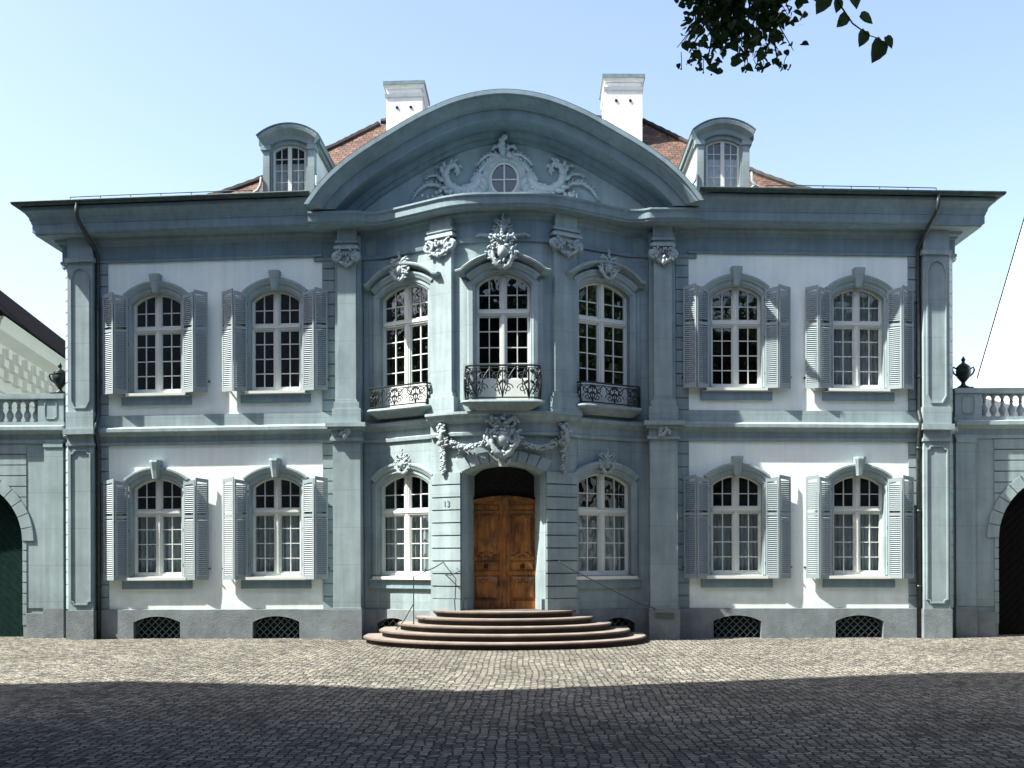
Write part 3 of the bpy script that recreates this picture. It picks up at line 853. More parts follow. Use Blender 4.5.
# rocaille over the bow windows, hoods with ears
def rocaille(mb, cx, cz, v, s, n=34, seed=1):
    rnd = random.Random(seed)
    mb.smooth = True
    for sg in (-1, 1):
        for (pts, r) in (([(0, -.95), (.3, -.8), (.52, -.4), (.5, .05), (.3, .3), (.12, .2), (.2, .05)], .16),
                         ([(0, .25), (.25, .6), (.46, .72), (.55, .55), (.42, .42)], .14),
                         ([(.2, -.6), (.55, -.5), (.72, -.2), (.62, .1)], .12),
                         ([(.05, -.5), (.22, -.2), (.18, .2), (0, .5)], .14)):
            p = [(cx + sg * x * s + rnd.gauss(0, .02) * s, cz + z * s) for x, z in pts]
            mb.tube([(x, v + .07 * s * math.sin(i * 1.1), z) for i, (x, z) in enumerate(p)], [r * s * (1 - .5 * i / len(p)) for i in range(len(p))], 6)
            for k in range(1, len(p)):
                a = rnd.uniform(-1.5, 1.5)
                mb.blob((p[k][0] + sg * .1 * s, v + .03, p[k][1] + .05 * s), (.07 * s, .07 * s, .15 * s), 6, 4, a)
    mb.blob((cx, v + .03, cz - .1 * s), (.24 * s, .22 * s, .34 * s), 10, 7)
    for k in range(n):
        mb.blob((cx + max(-.5, min(.5, rnd.gauss(0, .30))) * s, v + rnd.uniform(0, .22) * s, cz + max(-.8, min(.7, rnd.gauss(0, .45))) * s), (.07 * s, .08 * s, .13 * s), 6, 4, rnd.uniform(-1.5, 1.5))
    for k in range(4): mb.blob((cx + rnd.uniform(-.06, .06) * s, v + .03, cz + (.75 + .15 * k) * s), (.13 * s * (1 - k * .15), .1 * s, .13 * s), 6, 4)
    mb.smooth = False
for h, e in zip(holes_up, bow_win):
    mb = MB()
    w = h[1] + .2
    ap = [(h[0] + a, circ_top(a, w, h[3] + .22, .36)) for a in lin(-w, w, 16)]
    ap = [(ap[0][0] - .14, ap[0][1] - .02)] + ap + [(ap[-1][0] + .14, ap[-1][1] - .02)]
    mb.sweep_xz(ap, [(0, -.01), (0, .1), (.03, .12), (.06, .2), (.08, .26), (.12, .27), (.14, .24), (.15, -.01)])
    for s in (-1, 1):
        a, b = sorted((h[0] + s * (h[1] + .19), h[0] + s * (h[1] + .27))); mb.box(a, b, -.01, .05, 5.45, h[3] + .12)
    mb.build('window_hood', M_GREY, e)
for k, (x, z, v, s) in enumerate(((-2.31, 8.66, .2, .30), (2.31, 8.66, .2, .30), (0, 8.78, .26, .42), (-2.31, 4.13, .12, .26), (2.31, 4.13, .12, .26))):
    mb = MB(); rocaille(mb, x, z, v, s, seed=k + 3)
    mb.build('rocaille', M_ORN, house)
mb = MB(); rocaille(mb, 0, 9.3, .12, .26, seed=40)
mb.smooth = True
for s in (-1, 1): leaf_scroll(mb, [(s * .1, 9.18), (s * .3, 9.13), (s * .5, 9.16), (s * .6, 9.12)], .05, .02, .1, 5, s)
mb.build('rocaille', M_ORN, house)

# shutters -------------------------------------------------------------------
def shutter(cx, s, zb, zt):
    """two louvred leaves folded against the wall: hinge at the window, knee towards the street"""
    e = empty('shutter', MC(cx + s * .68, .1, zb), house)
    j = random.uniform(-.055, .05)
    A = Vector((cx + s * .665, .095)); B = Vector((cx + s * (.96), .20 + j)); Cc = Vector((cx + s * (1.255), .09 + j * .5))
    for li, (p, q) in enumerate(((A, B), (B, Cc))):
        d = (q - p); Lw = d.length; d.normalize(); nn = Vector((-d.y, d.x)) * s     # outward side
        if nn.y < 0: nn = -nn
        def mp(a, v, z, p=p, d=d, nn=nn): 
            w = p + d * a + nn * v
            return FL(w.x, w.y, z)
        mb = MB(mp)
        t0 = zt - .10 + .10 * (li * .5 + .0); t1 = zt - .10 + .10 * (li * .5 + .5)
        if li == 1: t0, t1 = zt, zt - .05
        st = .042; th = .034
        g = .004
        def tz(a): return t0 + (t1 - t0) * a / Lw
        for (a0, a1) in ((g, st), (Lw - st, Lw - g)):
            mb.grid([[(a, 0, zb), (a, th, zb), (a, th, tz(a)), (a, 0, tz(a))] for a in (a0, a1)], close_v=True, cap=True)
        zm = zb + (zt - zb) * .62
        for (za, zc) in ((zb, zb + .1), (zm - .035, zm + .035)):
            mb.box(st, Lw - st, .002, th - .002, za, zc)
        mb.grid([[(a, .002, tz(a) - .09), (a, th - .002, tz(a) - .09), (a, th - .002, tz(a) - .001), (a, .002, tz(a) - .001)] for a in (st, Lw - st)], close_v=True, cap=True)
        z = zb + .115
        while z < min(t0, t1) - .10:
            if abs(z - zm) > .055:
                mb.grid([[(a, .003, z + .032), (a, .010, z + .036), (a, th + .004, z - .002), (a, th - .003, z - .006)] for a in (st - .002, Lw - st + .002)], close_v=True, cap=True)
            z += .047
        mb.build('shutter_leaf', M_SHUT, e)
    mb = MB(FL)
    for z in (zb + .35, zb + 1.2, zt - .35): mb.tube([(cx + s * .66, .11, z - .04), (cx + s * .66, .11, z + .04)], .014, 5); 
    mb.box(cx + s * 1.27 - .015, cx + s * 1.27 + .015, 0, .12, zb + .25, zb + .28)
    mb.build('hinge', M_IRON, e)
for c in WING:
    for s in (-1, 1):
        shutter(c, s, 1.42, 3.88); shutter(c, s, 5.93, 8.38)

# portal -----------------------------------------------------------------
por = empty('portal', MC(0, .1, .72), house)
mb = MB()
PO = (0, .91, .72, 3.84, .24)
wall_holes(mb, -1.6, 1.6, .72, 5.0, [PO], .10)
mb.sweep_xz(arch_path(*PO, n=18), [(0, .10), (-.015, .02), (-.07, -.06), (-.07, -.62)], closed=False)
for s in (-1, 1):
    mb.grid([[(s * 1.6, .1, .0), (s * 1.6, .1, 5.1)], [(s * 1.6, -.05, 0), (s * 1.6, -.05, 5.1)]])
    a, b = sorted((s * .92, s * 1.62)); mb.box(a, b, -.1, .17, .0, .98)
    a, b = sorted((s * .83, s * .92)); mb.box(a, b, -.45, .06, .70, .98)
    for i in range(10):       # rusticated blocks of the piers
        z0 = .98 + i * .288
        a, b = sorted((s * .925, s * 1.60)); mb.box(a, b, .05, .15, z0 + .014, z0 + .288 - .014)
        a, b = sorted((s * .755, s * .80))
mb.build('portal_wall', M_GREY, por)
mb = MB()      # voussoirs
n = 9
for i in range(n):
    a0 = -.9 + 1.8 * (i + .04) / n; a1 = -.9 + 1.8 * (i + .96) / n
    rows = []
    for a in lin(a0, a1, 2):
        x = a; zi = circ_top(min(.91, max(-.91, x)), .91, 3.84, .24)
        k = 1.16 if i != n // 2 else 1.1
        dz = .24 + (.06 if i == n // 2 else 0)
        rows.append([(x, .06, zi), (x, .16, zi), (x * k, .16, zi + dz), (x * k, .06, zi + dz)])
    mb.grid(rows, close_v=True, cap=True)
mb.build('voussoir_arch', M_GREY, por)
PCN = [(.0, 4.66), (.18, 4.66), (.19, 4.73), (.15, 4.75), (.15, 4.93), (.20, 4.97), (.27, 5.0), (.30, 5.03), (.31, 5.08), (.36, 5.12), (.36, 5.18), (.0, 5.22)]
mb = MB(); mb.run(lin(-1.60, 1.60, 22), PCN, closed=True); mb.build('portal_cornice', M_GREY, por)
# cartouche, swags, consoles with drops
rnd0 = random.Random(3)
mb = MB(); rocaille(mb, 0, 4.66, .3, .5, n=50, seed=77)
mb.smooth = True; mb.blob((0, .34, 4.57), (.16, .10, .18), 12, 8); mb.blob((0, .22, 4.30), (.13, .09, .16), 10, 7)
for k in range(26): mb.blob((rnd0.uniform(-.16, .16), .2 + rnd0.uniform(0, .1), rnd0.uniform(4.02, 4.5)), (.05, .05, .07), 6, 4, rnd0.uniform(-1, 1))
mb.smooth = False
mb.grid([[(-h, .05, z), (-h, v, z), (0, v + .05, z), (h, v, z), (h, .05, z)] for z, h, v in ((3.96, .10, .17), (4.1, .13, .2), (4.4, .18, .2), (4.5, .19, .18))], close_v=True, cap=True)
mb.build('cartouche', M_ORN, por)
for s in (-1, 1):
    mb = MB(); mb.smooth = True
    rnd = random.Random(5)
    for t in lin(0, 1, 44):
        x = s * (1.2 - .85 * t); z = 4.60 - .21 * math.sin(PI * t) - .04 * t
        k = .017 + .010 * math.sin(PI * t)
        for q in range(4): mb.blob((x + rnd.gauss(0, .03), .17 + rnd.uniform(0, .12), z + rnd.gauss(0, k * 1.3)), (k, k * .9, k * 1.2), 6, 4, rnd.uniform(-2, 2))
    mb.build('garland', M_ORN, por)
    mb = MB(); mb.smooth = True
    c = s * 1.27
    mb.tube([(c, .17 + .1 * math.sin(a * PI), 4.92 - .45 * a) for a in lin(0, 1, 8)], [.05, .06, .055, .05, .05, .055, .06, .05, .03], 8)
    for k in range(22): mb.blob((c + rnd.uniform(-.09, .09), .2 + rnd.uniform(.0, .1), rnd.uniform(4.45, 4.95)), (.035, .035, .05), 6, 4, rnd.uniform(-2, 2))
    volute(mb, c - s * .02, 4.52, .22, .10, s)
    for i in range(40):
        t = i / 40; mb.blob((c + rnd.gauss(0, .05) * (1.2 - t), .2, 4.95 - 1.15 * t), (.04 * (1.1 - .5 * t), .04, .055), 6, 4, rnd.uniform(-2, 2))
    mb.build('console_drop', M_ORN, por)

# door --------------------------------------------------------------------
door = empty('entrance_door', FL(-.03, .92, .72), house)
V0 = .90
def dtop(x): return 3.21 + .13 * (1 - (x / .86) ** 2)
for s in (-1, 1):
    mb = MB(FL)
    a, b = sorted((s * .012, s * .835))
    xs = lin(a, b, 6)
    mb.grid([[(x, V0 - .05, .74), (x, V0, .74), (x, V0, dtop(x)), (x, V0 - .05, dtop(x))] for x in xs], close_v=True, cap=True)
    # stiles and rails
    for (p, q) in ((.012, .11), (.72, .835)):
        a, b = sorted((s * p, s * q)); mb.grid([[(x, V0, .74), (x, V0 + .03, .74), (x, V0 + .03, dtop(x)), (x, V0, dtop(x))] for x in (a, b)], close_v=True, cap=True)
    a, b = sorted((s * .11, s * .72))
    for (p, q) in ((.74, .92), (1.52, 1.60), (1.86, 1.95)): mb.box(a, b, V0, V0 + .028, p, q)
    mb.grid([[(x, V0, dtop(x) - .1), (x, V0 + .028, dtop(x) - .1), (x, V0 + .028, dtop(x) - .004), (x, V0, dtop(x) - .004)] for x in lin(a, b, 4)], close_v=True, cap=True)
    mb.box(a, b, V0, V0 + .028, 2.93, 2.99)
    mb.taper(a + .03, b - .03, V0, V0 + .045, .95, 1.49, .06)
    mb.taper(a + .03, b - .03, V0, V0 + .03, 1.63, 1.83, .03)
    mb.taper(a + .06, b - .06, V0, V0 + .05, 1.99, 2.89, .07)
    mb.taper(a + .03, b - .03, V0, V0 + .03, 3.01, 3.14, .03)
    mb.smooth = True
    for (x, z, r) in ((.42, 2.86, .06), (.42, 2.02, .07), (.42, 1.42, .05)):
        for k in range(5): mb.blob((s * (x + (k - 2) * .055), V0 + .045, z - abs(k - 2) * .02), (.035, .03, .05), 6, 4, (k - 2) * .5)
    mb.smooth = False
    leaf = mb.build('door_leaf', M_DOOR, door)
    mb = MB(FL); mb.smooth = True
    for v, r in ((.03, .06), (.045, .04)): mb.blob((s * .42, V0 + v, 1.73), (r, .025, r), 10, 6)
    mb.tube([(s * .42 + .05 * math.cos(a), V0 + .075, 1.69 + .05 * math.sin(a)) for a in lin(0, 2 * PI, 14)], .009, 5)
    mb.build('door_knocker', M_BRASS, leaf)
mb = MB(FL); mb.box(-.03, .03, V0 + .02, V0 + .06, .76, 3.3); mb.build('cover_strip', M_DOOR, door)
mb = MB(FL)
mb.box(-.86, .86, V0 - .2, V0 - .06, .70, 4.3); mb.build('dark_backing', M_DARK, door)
mb = MB(FL)
mb.grid([[(x, V0 - .03, dtop(x) - .01), (x, V0 + .02, dtop(x) - .01), (x, V0 + .02, dtop(x) + .05), (x, V0 - .03, dtop(x) + .05)] for x in lin(-.835, .835, 10)], close_v=True, cap=True)
mb.build('door_head', M_GATED, door)
mb = MB(FL)
for s in (-1, 1):
    for (cx, cz, r) in ((.2, 3.58, .15), (.5, 3.55, .13), (.36, 3.78, .1)):
        mb.tube([(s * x, V0 - .01, z) for x, z in spiral(cx, cz, r, r * .2, 0, 500, 20)], .010, 4)
mb.tube([(0, V0 - .01, 3.36), (0, V0 - .01, 3.98)], .012, 4)
mb.build('fanlight_grille', M_IRON, door)
mb = MB(FL); mb.box(-1.0, 1.0, .78, 1.46, .70, .738); mb.build('threshold', M_STEP, door)

# house number, letter slot
cu = bpy.data.curves.new('house_number', 'FONT'); cu.body = '13'; cu.size = .20; cu.extrude = .002; cu.align_x = 'CENTER'
cu.materials.append(M_INK)
tmp = bpy.data.objects.new('tmp', cu); COL.objects.link(tmp); bpy.context.view_layer.update()
hm = bpy.data.meshes.new_from_object(tmp); bpy.data.objects.remove(tmp)
hn = bpy.data.objects.new('house_number', hm); COL.objects.link(hn)
px = -1.21; nx, ny = nrm(px)
hn.location = MC(px, .158, 3.07); hn.rotation_euler = (PI / 2, 0, math.atan2(nx, -ny)); hn.parent = house
mb = MB(FL)
mb.box(3.5, 3.93, .49, .51, .5, .62); mb.box(3.52, 3.78, .51, .52, .53, .6)
mb.build('letter_slot', [M_SIGN], house)

# balconies ----------------------------------------------------------------
def wrought(mb, f, a0, a1, z0, z1, nm):
    """scrollwork between a0..a1 of a rail curve f(a, z)"""
    h = z1 - z0; w = (a1 - a0) / nm
    for i in range(nm):
        c = a0 + (i + .5) * w
        for s in (-1, 1):
            for pts in (spiral(c + s * w * .22, z0 + h * .30, w * .20, w * .04, 90 - s * 90, 90 - s * 90 + s * 480, 18),
                        spiral(c + s * w * .25, z0 + h * .70, w * .19, w * .04, 90 - s * 90 + 180, 90 - s * 90 + 180 - s * 480, 18)):
                mb.tube([f(a, min(max(z, z0), z1)) for a, z in pts], .011, 4)
            mb.tube([f(c + s * w * .5 * t, z0 + h * (t ** .6)) for t in lin(0, 1, 8)], .012, 4)
            mb.tube([f(c + s * (w * .1 + w * .12 * math.sin(PI * t)), z0 + h * (.1 + .85 * t)) for t in lin(0, 1, 8)], .011, 4)
        mb.tube([f(c, z0), f(c, z1)], .012, 4)
        for s in (-1, 1):
            for z in (.5, .86): mb.blob(f(c + s * w * .08, z0 + h * z), (.03, .012, .05), 5, 4, s * .5)

def balcony(cx, hw, depth, zt, zr, nfront):
    e = empty('balcony', MC(cx, .2, zt), house)
    # plan outline in (a, v): rounded corners
    def outline(hw, d, r=.16, n=5):
        p = [(-hw, -.05)]
        p += [(-hw + r - r * math.cos(t), d - r + r * math.sin(t)) for t in lin(0, PI / 2, n)]
        p += [(hw - r + r * math.sin(t), d - r + r * math.cos(t)) for t in lin(0, PI / 2, n)]
        p += [(hw, -.05)]
        return p
    mb = MB(); mb.smooth = False
    rows = []
    for (ins, z) in ((.0, zt), (-.03, zt - .02), (-.04, zt - .05), (-.02, zt - .08), (.05, zt - .11), (.12, zt - .16), (.2, zt - .22)):
        rows.append([(cx + a, v, z) for a, v in outline(hw - ins, depth - ins * .8)])
    k = len(rows[0])
    # densify across the front so the slab follows the bow
    rows2 = []
    for r in rows:
        q = []
        for i in range(k - 1):
            m = 6 if i == k // 2 - 1 else 1
            for j in range(m): q.append(tuple(r[i][t] + (r[i + 1][t] - r[i][t]) * j / m for t in range(3)))
        q.append(r[-1]); rows2.append(q)
    mb.grid(rows2, cap=True)
    mb.build('slab', M_GREY, e)
    # railing following outline: arclength param
    ol = outline(hw - .04, depth - .04)
    dense = []
    for i in range(len(ol) - 1):
        m = 10 if abs(ol[i + 1][0] - ol[i][0]) > .3 else 3
        for j in range(m): dense.append((ol[i][0] + (ol[i + 1][0] - ol[i][0]) * j / m, ol[i][1] + (ol[i + 1][1] - ol[i][1]) * j / m))
    dense.append(ol[-1])
    L = [0]
    for i in range(1, len(dense)): L.append(L[-1] + math.hypot(dense[i][0] - dense[i - 1][0], dense[i][1] - dense[i - 1][1]))
    def at(s):
        s = min(max(s, 0), L[-1])
        for i in range(1, len(L)):
            if s <= L[i]:
                t = (s - L[i - 1]) / (L[i] - L[i - 1]); return (dense[i - 1][0] + t * (dense[i][0] - dense[i - 1][0]), dense[i - 1][1] + t * (dense[i][1] - dense[i - 1][1]))
        return dense[-1]
    T = L[-1]
    def f(a, z):
        x, v = at(a); b = .05 * math.sin(PI * max(0, min(1, (z - zt) / (zr - zt)))) if depth > .4 else 0
        return (cx + x * (1 + b * .3), v + b, z)
    mb = MB()
    mb.tube([f(s, zr) for s in lin(0, T, 30)], .022, 5); mb.tube([f(s, zt + .05) for s in lin(0, T, 30)], .016, 5)
    mb.tube([f(s, zr - .06) for s in lin(0, T, 30)], .009, 4)
    side = depth
    posts = [.02, side * .75, T - side * .75, T - .02]
    for p in posts: mb.tube([f(p, z) for z in lin(zt, zr, 5)], .017, 5)
    wrought(mb, f, posts[1], posts[2], zt + .05, zr - .05, nfront)
    wrought(mb, f, posts[0], posts[1], zt + .05, zr - .05, 1); wrought(mb, f, posts[2], posts[3], zt + .05, zr - .05, 1)
    mb.build('railing', M_IRON, e)
for s in (-1, 1): balcony(s * 2.38, .80, .36, 5.42, 5.92, 3)
balcony(0, .78, .58, 5.40, 6.16, 3)

# downpipes -----------------------------------------------------------------
for s in (-1, 1):
    mb = MB(FL); mb.smooth = True
    x = s * 9.73
    mb.tube([(x + s * .22, .80, 10.42), (x + s * .22, .80, 10.1), (x + s * .20, .7, 9.95), (x + s * .06, .25, 9.5), (x, .13, 9.3), (x, .10, 9.1), (x, .10, 5.45), (x, .24, 5.2), (x, .26, 5.05), (x, .20, 4.9), (x, .10, 4.65), (x, .10, .02)], .05, 8)
    for z in (1.2, 3.0, 4.5, 6.2, 8.0): mb.lathe(x, -.10, [], 8) if False else mb.tube([(x, .10, z), (x, .10, z + .06)], .06, 8)
    mb.build('downpipe', M_COPPER, house)

# handrails beside the steps
mb = MB(RW)
mb.tube([(-1.36, -1.22, 1.78), (-1.36, -1.5, 1.82), (-1.55, -1.55, 1.70), (-2.0, -1.75, 1.50), (-2.0, -1.75, .2)], .013, 6)
mb.tube([(-2.0, -1.75, .9), (-2.25, -1.5, .5), (-2.55, -1.2, .2)], .012, 6)
mb.tube([(-1.36, -1.22, 1.55), (-1.2, -1.55, 1.52), (-.98, -1.6, 1.62), (-1.05, -1.6, 1.68)], .011, 6)
mb.build('handrail', M_RAIL, house)
mb = MB(RW)
mb.tube([(1.22, -1.28, 1.85), (1.25, -1.5, 1.82), (1.5, -1.5, 1.66), (2.3, -1.2, 1.25), (3.1, -.75, .85), (3.45, -.6, .74), (3.5, -.45, .68)], .013, 6)
mb.build('handrail', M_RAIL, house)

# roof -----------------------------------------------------------------------
GS = [(0, 0), (.5, .10), (1.0, .21), (1.5, .35), (2.5, .70), (3.2, 1.0), (3.7, 1.32), (4.4, 1.85), (5, 2.36), (6.3, 3.50), (6.78, 3.95), (7.5, 4.62)]
def ro(x, y, z): return RW(x, y, z)
mb = MB(RW); uv = []
X0, Y0, Y1, ZR = 11.34, -.74, 15.0, 10.42
def strip(fa, fb, su, smin=-1, smax=99):
    rows = []
    acc = 0
    for i, (s, g) in enumerate(GS):
        if i: acc += math.hypot(s - GS[i - 1][0], g - GS[i - 1][1])
        if s < smin or s > smax: continue
        a = fa(s); b = fb(s)
        row = []
        for t in lin(0, 1, 16):
            p = (a[0] + (b[0] - a[0]) * t, a[1] + (b[1] - a[1]) * t, ZR + g); row.append(p)
            uv.append(((p[0] if su == 0 else p[1]), acc))
        rows.append(row)
    mb.grid(rows)
strip(lambda s: (-X0 + s, Y0 + s), lambda s: (-4.6, Y0 + s), 0, smax=6.78)
strip(lambda s: (4.6, Y0 + s), lambda s: (X0 - s, Y0 + s), 0, smax=6.78)
strip(lambda s: (-4.6 if s < 6.77 else -X0 + s, Y0 + s), lambda s: (4.6 if s < 6.77 else X0 - s, Y0 + s), 0, smin=1.4)
strip(lambda s: (X0 - s, Y1 - s), lambda s: (-X0 + s, Y1 - s), 0)
strip(lambda s: (-X0 + s, Y1 - s), lambda s: (-X0 + s, Y0 + s), 1)
strip(lambda s: (X0 - s, Y0 + s), lambda s: (X0 - s, Y1 - s), 1)
roof = mb.build('roof', M_ROOF, house, recalc=False, uv=uv)
mb = MB(RW)
for sx in (-1, 1):
    pts = []
    for i in range(1, len(GS) - 1):
        for t in lin(0, 1, 6)[:-1]:
            s = GS[i][0] + (GS[i + 1][0] - GS[i][0]) * t; g = GS[i][1] + (GS[i + 1][1] - GS[i][1]) * t
            pts.append((sx * (X0 - s), Y0 + s, ZR + g + .02))
    mb.tube(pts, [min(.085, .03 + .01 * i) + .015 * (i % 2) for i in range(len(pts))], 6)
mb.tube([(x, Y0 + 7.5, ZR + 4.64) for x in lin(-3.9, 3.9, 40)], [.10 + .02 * (i % 2) for i in range(41)], 6)
mb.build('ridge_tiles', M_ROOF, roof)
mb = MB(RW)
for (a, b) in ((-10.2, -5.9), (6.1, 10.0)):
    mb.tube([(x, -.55, 10.60) for x in lin(a, b, 6)], .012, 4)
    for x in lin(a, b, 6): mb.tube([(x, -.55, 10.42), (x, -.55, 10.60)], .01, 4)
mb.build('snow_rail', M_GUTTER, roof)

# chimneys
for (x0, x1, zt) in ((-3.54, -2.50, 15.62), (2.74, 3.80, 15.74)):
    e = empty('chimney', RW((x0 + x1) / 2, 5.9, 13), house)
    mb = MB(RW)
    mb.box(x0, x1, 5.3, 6.7, 12.5, zt - .42); 
    mb.box(x0 + .03, x1 - .03, 5.33, 6.67, zt - .42, zt - .1)
    mb.plan([(x0, 6.7), (x0, 5.3), (x1, 5.3), (x1, 6.7)], [(-.02, zt - .46), (.03, zt - .44), (.05, zt - .36), (-.02, zt - .33)])
    mb.plan([(x0, 6.7), (x0, 5.3), (x1, 5.3), (x1, 6.7)], [(-.02, zt - .2), (.02, zt - .18), (.06, zt - .10), (-.02, zt - .08)])
    mb.build('stack', M_CHIM, e)
    mb = MB(RW); mb.box(x0 - .08, x1 + .08, 5.22, 6.78, zt - .1, zt); mb.build('chimney_cap', M_LEAD, e)
    for t in (.3, .68):
        x = x0 + (x1 - x0) * t
        mb = MB(RW); mb.tube([(x, 5.28, zt - .74), (x, 5.4, zt - .74)], .045, 8); mb.build('flue_vent', M_DARK, e)

# dormers
for sx, cx in ((-1, -5.17), (1, 5.20)):
    e = empty('dormer', RW(cx, .1, 10.45), house)
    mb = MB(RW)
    y0, y1 = .10, 3.6
    hw = .61; zb, zs = 10.42, 12.0
    # cheeks
    for s in (-1, 1):
        mb.grid([[(cx + s * hw, y0 + .02, zb), (cx + s * hw, y0 + .02, zs)], [(cx + s * hw, y1, zb), (cx + s * hw, y1, zs)]])
    mb.build('cheek', M_CHIM, e)
    mb = MB(FL)
    wall = (cx, .40, 10.70, 11.78, .13)
    wall_holes(mb, cx - hw, cx + hw, zb, 12.05, [wall], -.10)
    mb.sweep_xz(arch_path(*wall), [(0, -.10), (0, -.24)], closed=False)
    for s in (-1, 1):
        a, b = sorted((cx + s * .46, cx + s * .62)); mb.box(a, b, -.3, -.03, 10.55, 11.75)
        a, b = sorted((cx + s * .44, cx + s * .67)); mb.box(a, b, -.3, 0, 11.75, 11.86)
        a, b = sorted((cx + s * .41, cx + s * .455)); mb.box(a, b, -.2, -.075, 10.6, 11.8)
    mb.box(cx - .66, cx + .66, -.3, -.02, 10.46, 10.58)
    mb.build('front', M_GREY, e)
    mb = MB(FL)
    ap = [(cx + a, circ_top(a, .73, 12.04, .27)) for a in lin(-.73, .73, 16)]
    lo = [(cx + a, circ_top(a, .66, 11.84, .13)) for a in lin(-.66, .66, 16)]
    mb.sweep_xz(ap, [(-.30, -.09), (-.30, -.03), (-.2, -.01), (-.14, .06), (-.1, .12), (-.02, .14), (0, .12), (0, -.2), (-.3, -.2)])
    mb.build('dormer_cornice', M_GREY, e)
    mb = MB(FL)
    mb.sweep_xz(ap, [(.0, .14), (.03, .15), (.04, -.1), (.04, -3.6), (-.02, -3.6), (-.12, -.12), (-.12, -3.6), (-.14, -3.6), (-.14, -.1)][:5] + [(0, -3.6)])
    # eaves along the sides
    for s in (-1, 1):
        for (ins, z0, z1) in ((.0, 11.92, 12.03), (.05, 11.82, 11.92)):
            a, b = sorted((cx + s * .56, cx + s * (.74 - ins))); mb.box(a, b, -3.6, -.12, z0, z1)
    mb.build('dormer_roof', M_LEAD, e)
    mb = MB(FL)
    pth = arch_path(*wall)
    mb.sweep_xz(pth, [(-.05, -.24), (-.05, -.17), (.01, -.17), (.01, -.24)])
    mb.box(cx - .38, cx + .38, -.24, -.16, 10.70, 10.76); mb.box(cx - .045, cx + .045, -.24, -.155, 10.7, 11.88)
    for s in (-1, 1):
        a, b = sorted((cx + s * .20 - .009, cx + s * .20 + .009)); mb.box(a, b, -.23, -.19, 10.7, 11.87)
        for i in range(1, 4): 
            z = 10.74 + i * .28; a, b = sorted((cx + s * .045, cx + s * .36)); mb.box(a, b, -.229, -.191, z - .009, z + .009)
    mb.build('dormer_frame', M_WOODW, e)
    mb = MB(FL); mb.grid([[(x, -.215, 10.7), (x, -.215, z)] for x, z in arch_path(*wall, foot=False)]); mb.build('dormer_pane', M_GLASS, e, recalc=False)
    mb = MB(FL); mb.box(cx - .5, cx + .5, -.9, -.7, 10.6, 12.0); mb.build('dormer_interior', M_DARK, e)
    mb = MB(FL); mb.grid([[(x, -.30 + .015 * math.sin(x * 60), 10.7), (x, -.30 + .015 * math.sin(x * 60), 11.5)] for x in lin(cx - .4, cx + .4, 60)]); mb.build('dormer_curtain', M_CURTP, e)
    mb = MB(FL); mb.smooth = True
    for s in (-1, 1):
        mb.tube([(cx + s * .74 + x, .0, z) for x, z in spiral(0, 10.66, .13, .02, 90 - s * 80, 90 - s * 80 + s * 520, 20)], .03, 6)
        mb.tube([(cx + s * .66, 0, 11.1), (cx + s * .67, 0, 10.9), (cx + s * .74, 0, 10.78), (cx + s * .84, 0, 10.72)], [.02, .035, .04, .03], 6)
    mb.build('dormer_volute', M_ORN, e)

# ------------------------------------------------------------------ entrance steps
st = empty('entrance_steps', (0, -2.2, 0))
tag(st, 'flight of five curved red sandstone steps before the wooden entrance door', 'steps')
A_ = [3.24, 2.88, 2.46, 2.06, 1.66]; B_ = [2.62, 2.24, 1.88, 1.52, 1.14]
for i in range(5):
    a, b = A_[i], B_[i]; z0, z1 = .145 * i, .145 * (i + 1)
    def outl(o):
        pts = [(-(a - o), .3), (-(a - o), -.9)]
        pts += [(-(a - o) * math.cos(t), -.9 - (b - o) * math.sin(t)) for t in lin(0, PI, 44)][1:]
        pts += [((a - o), .3)]
        return pts
    mb = MB(ID)
    rows = []
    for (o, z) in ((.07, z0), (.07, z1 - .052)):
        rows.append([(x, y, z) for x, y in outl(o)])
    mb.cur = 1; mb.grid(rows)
    mb.cur = 0; mb.smooth = True
    rows = [[(x, y, z) for x, y in outl(o)] for (o, z) in ((.08, z1 - .055), (.012, z1 - .053), (0, z1 - .042), (-.004, z1 - .026), (.006, z1 - .008), (.03, z1))]
    mb.grid(rows); mb.smooth = False
    top = [(x, y, z1) for x, y in outl(.03)]
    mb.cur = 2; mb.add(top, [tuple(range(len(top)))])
    mb.build('step', [M_STEP, M_RISER, M_TREAD], st)

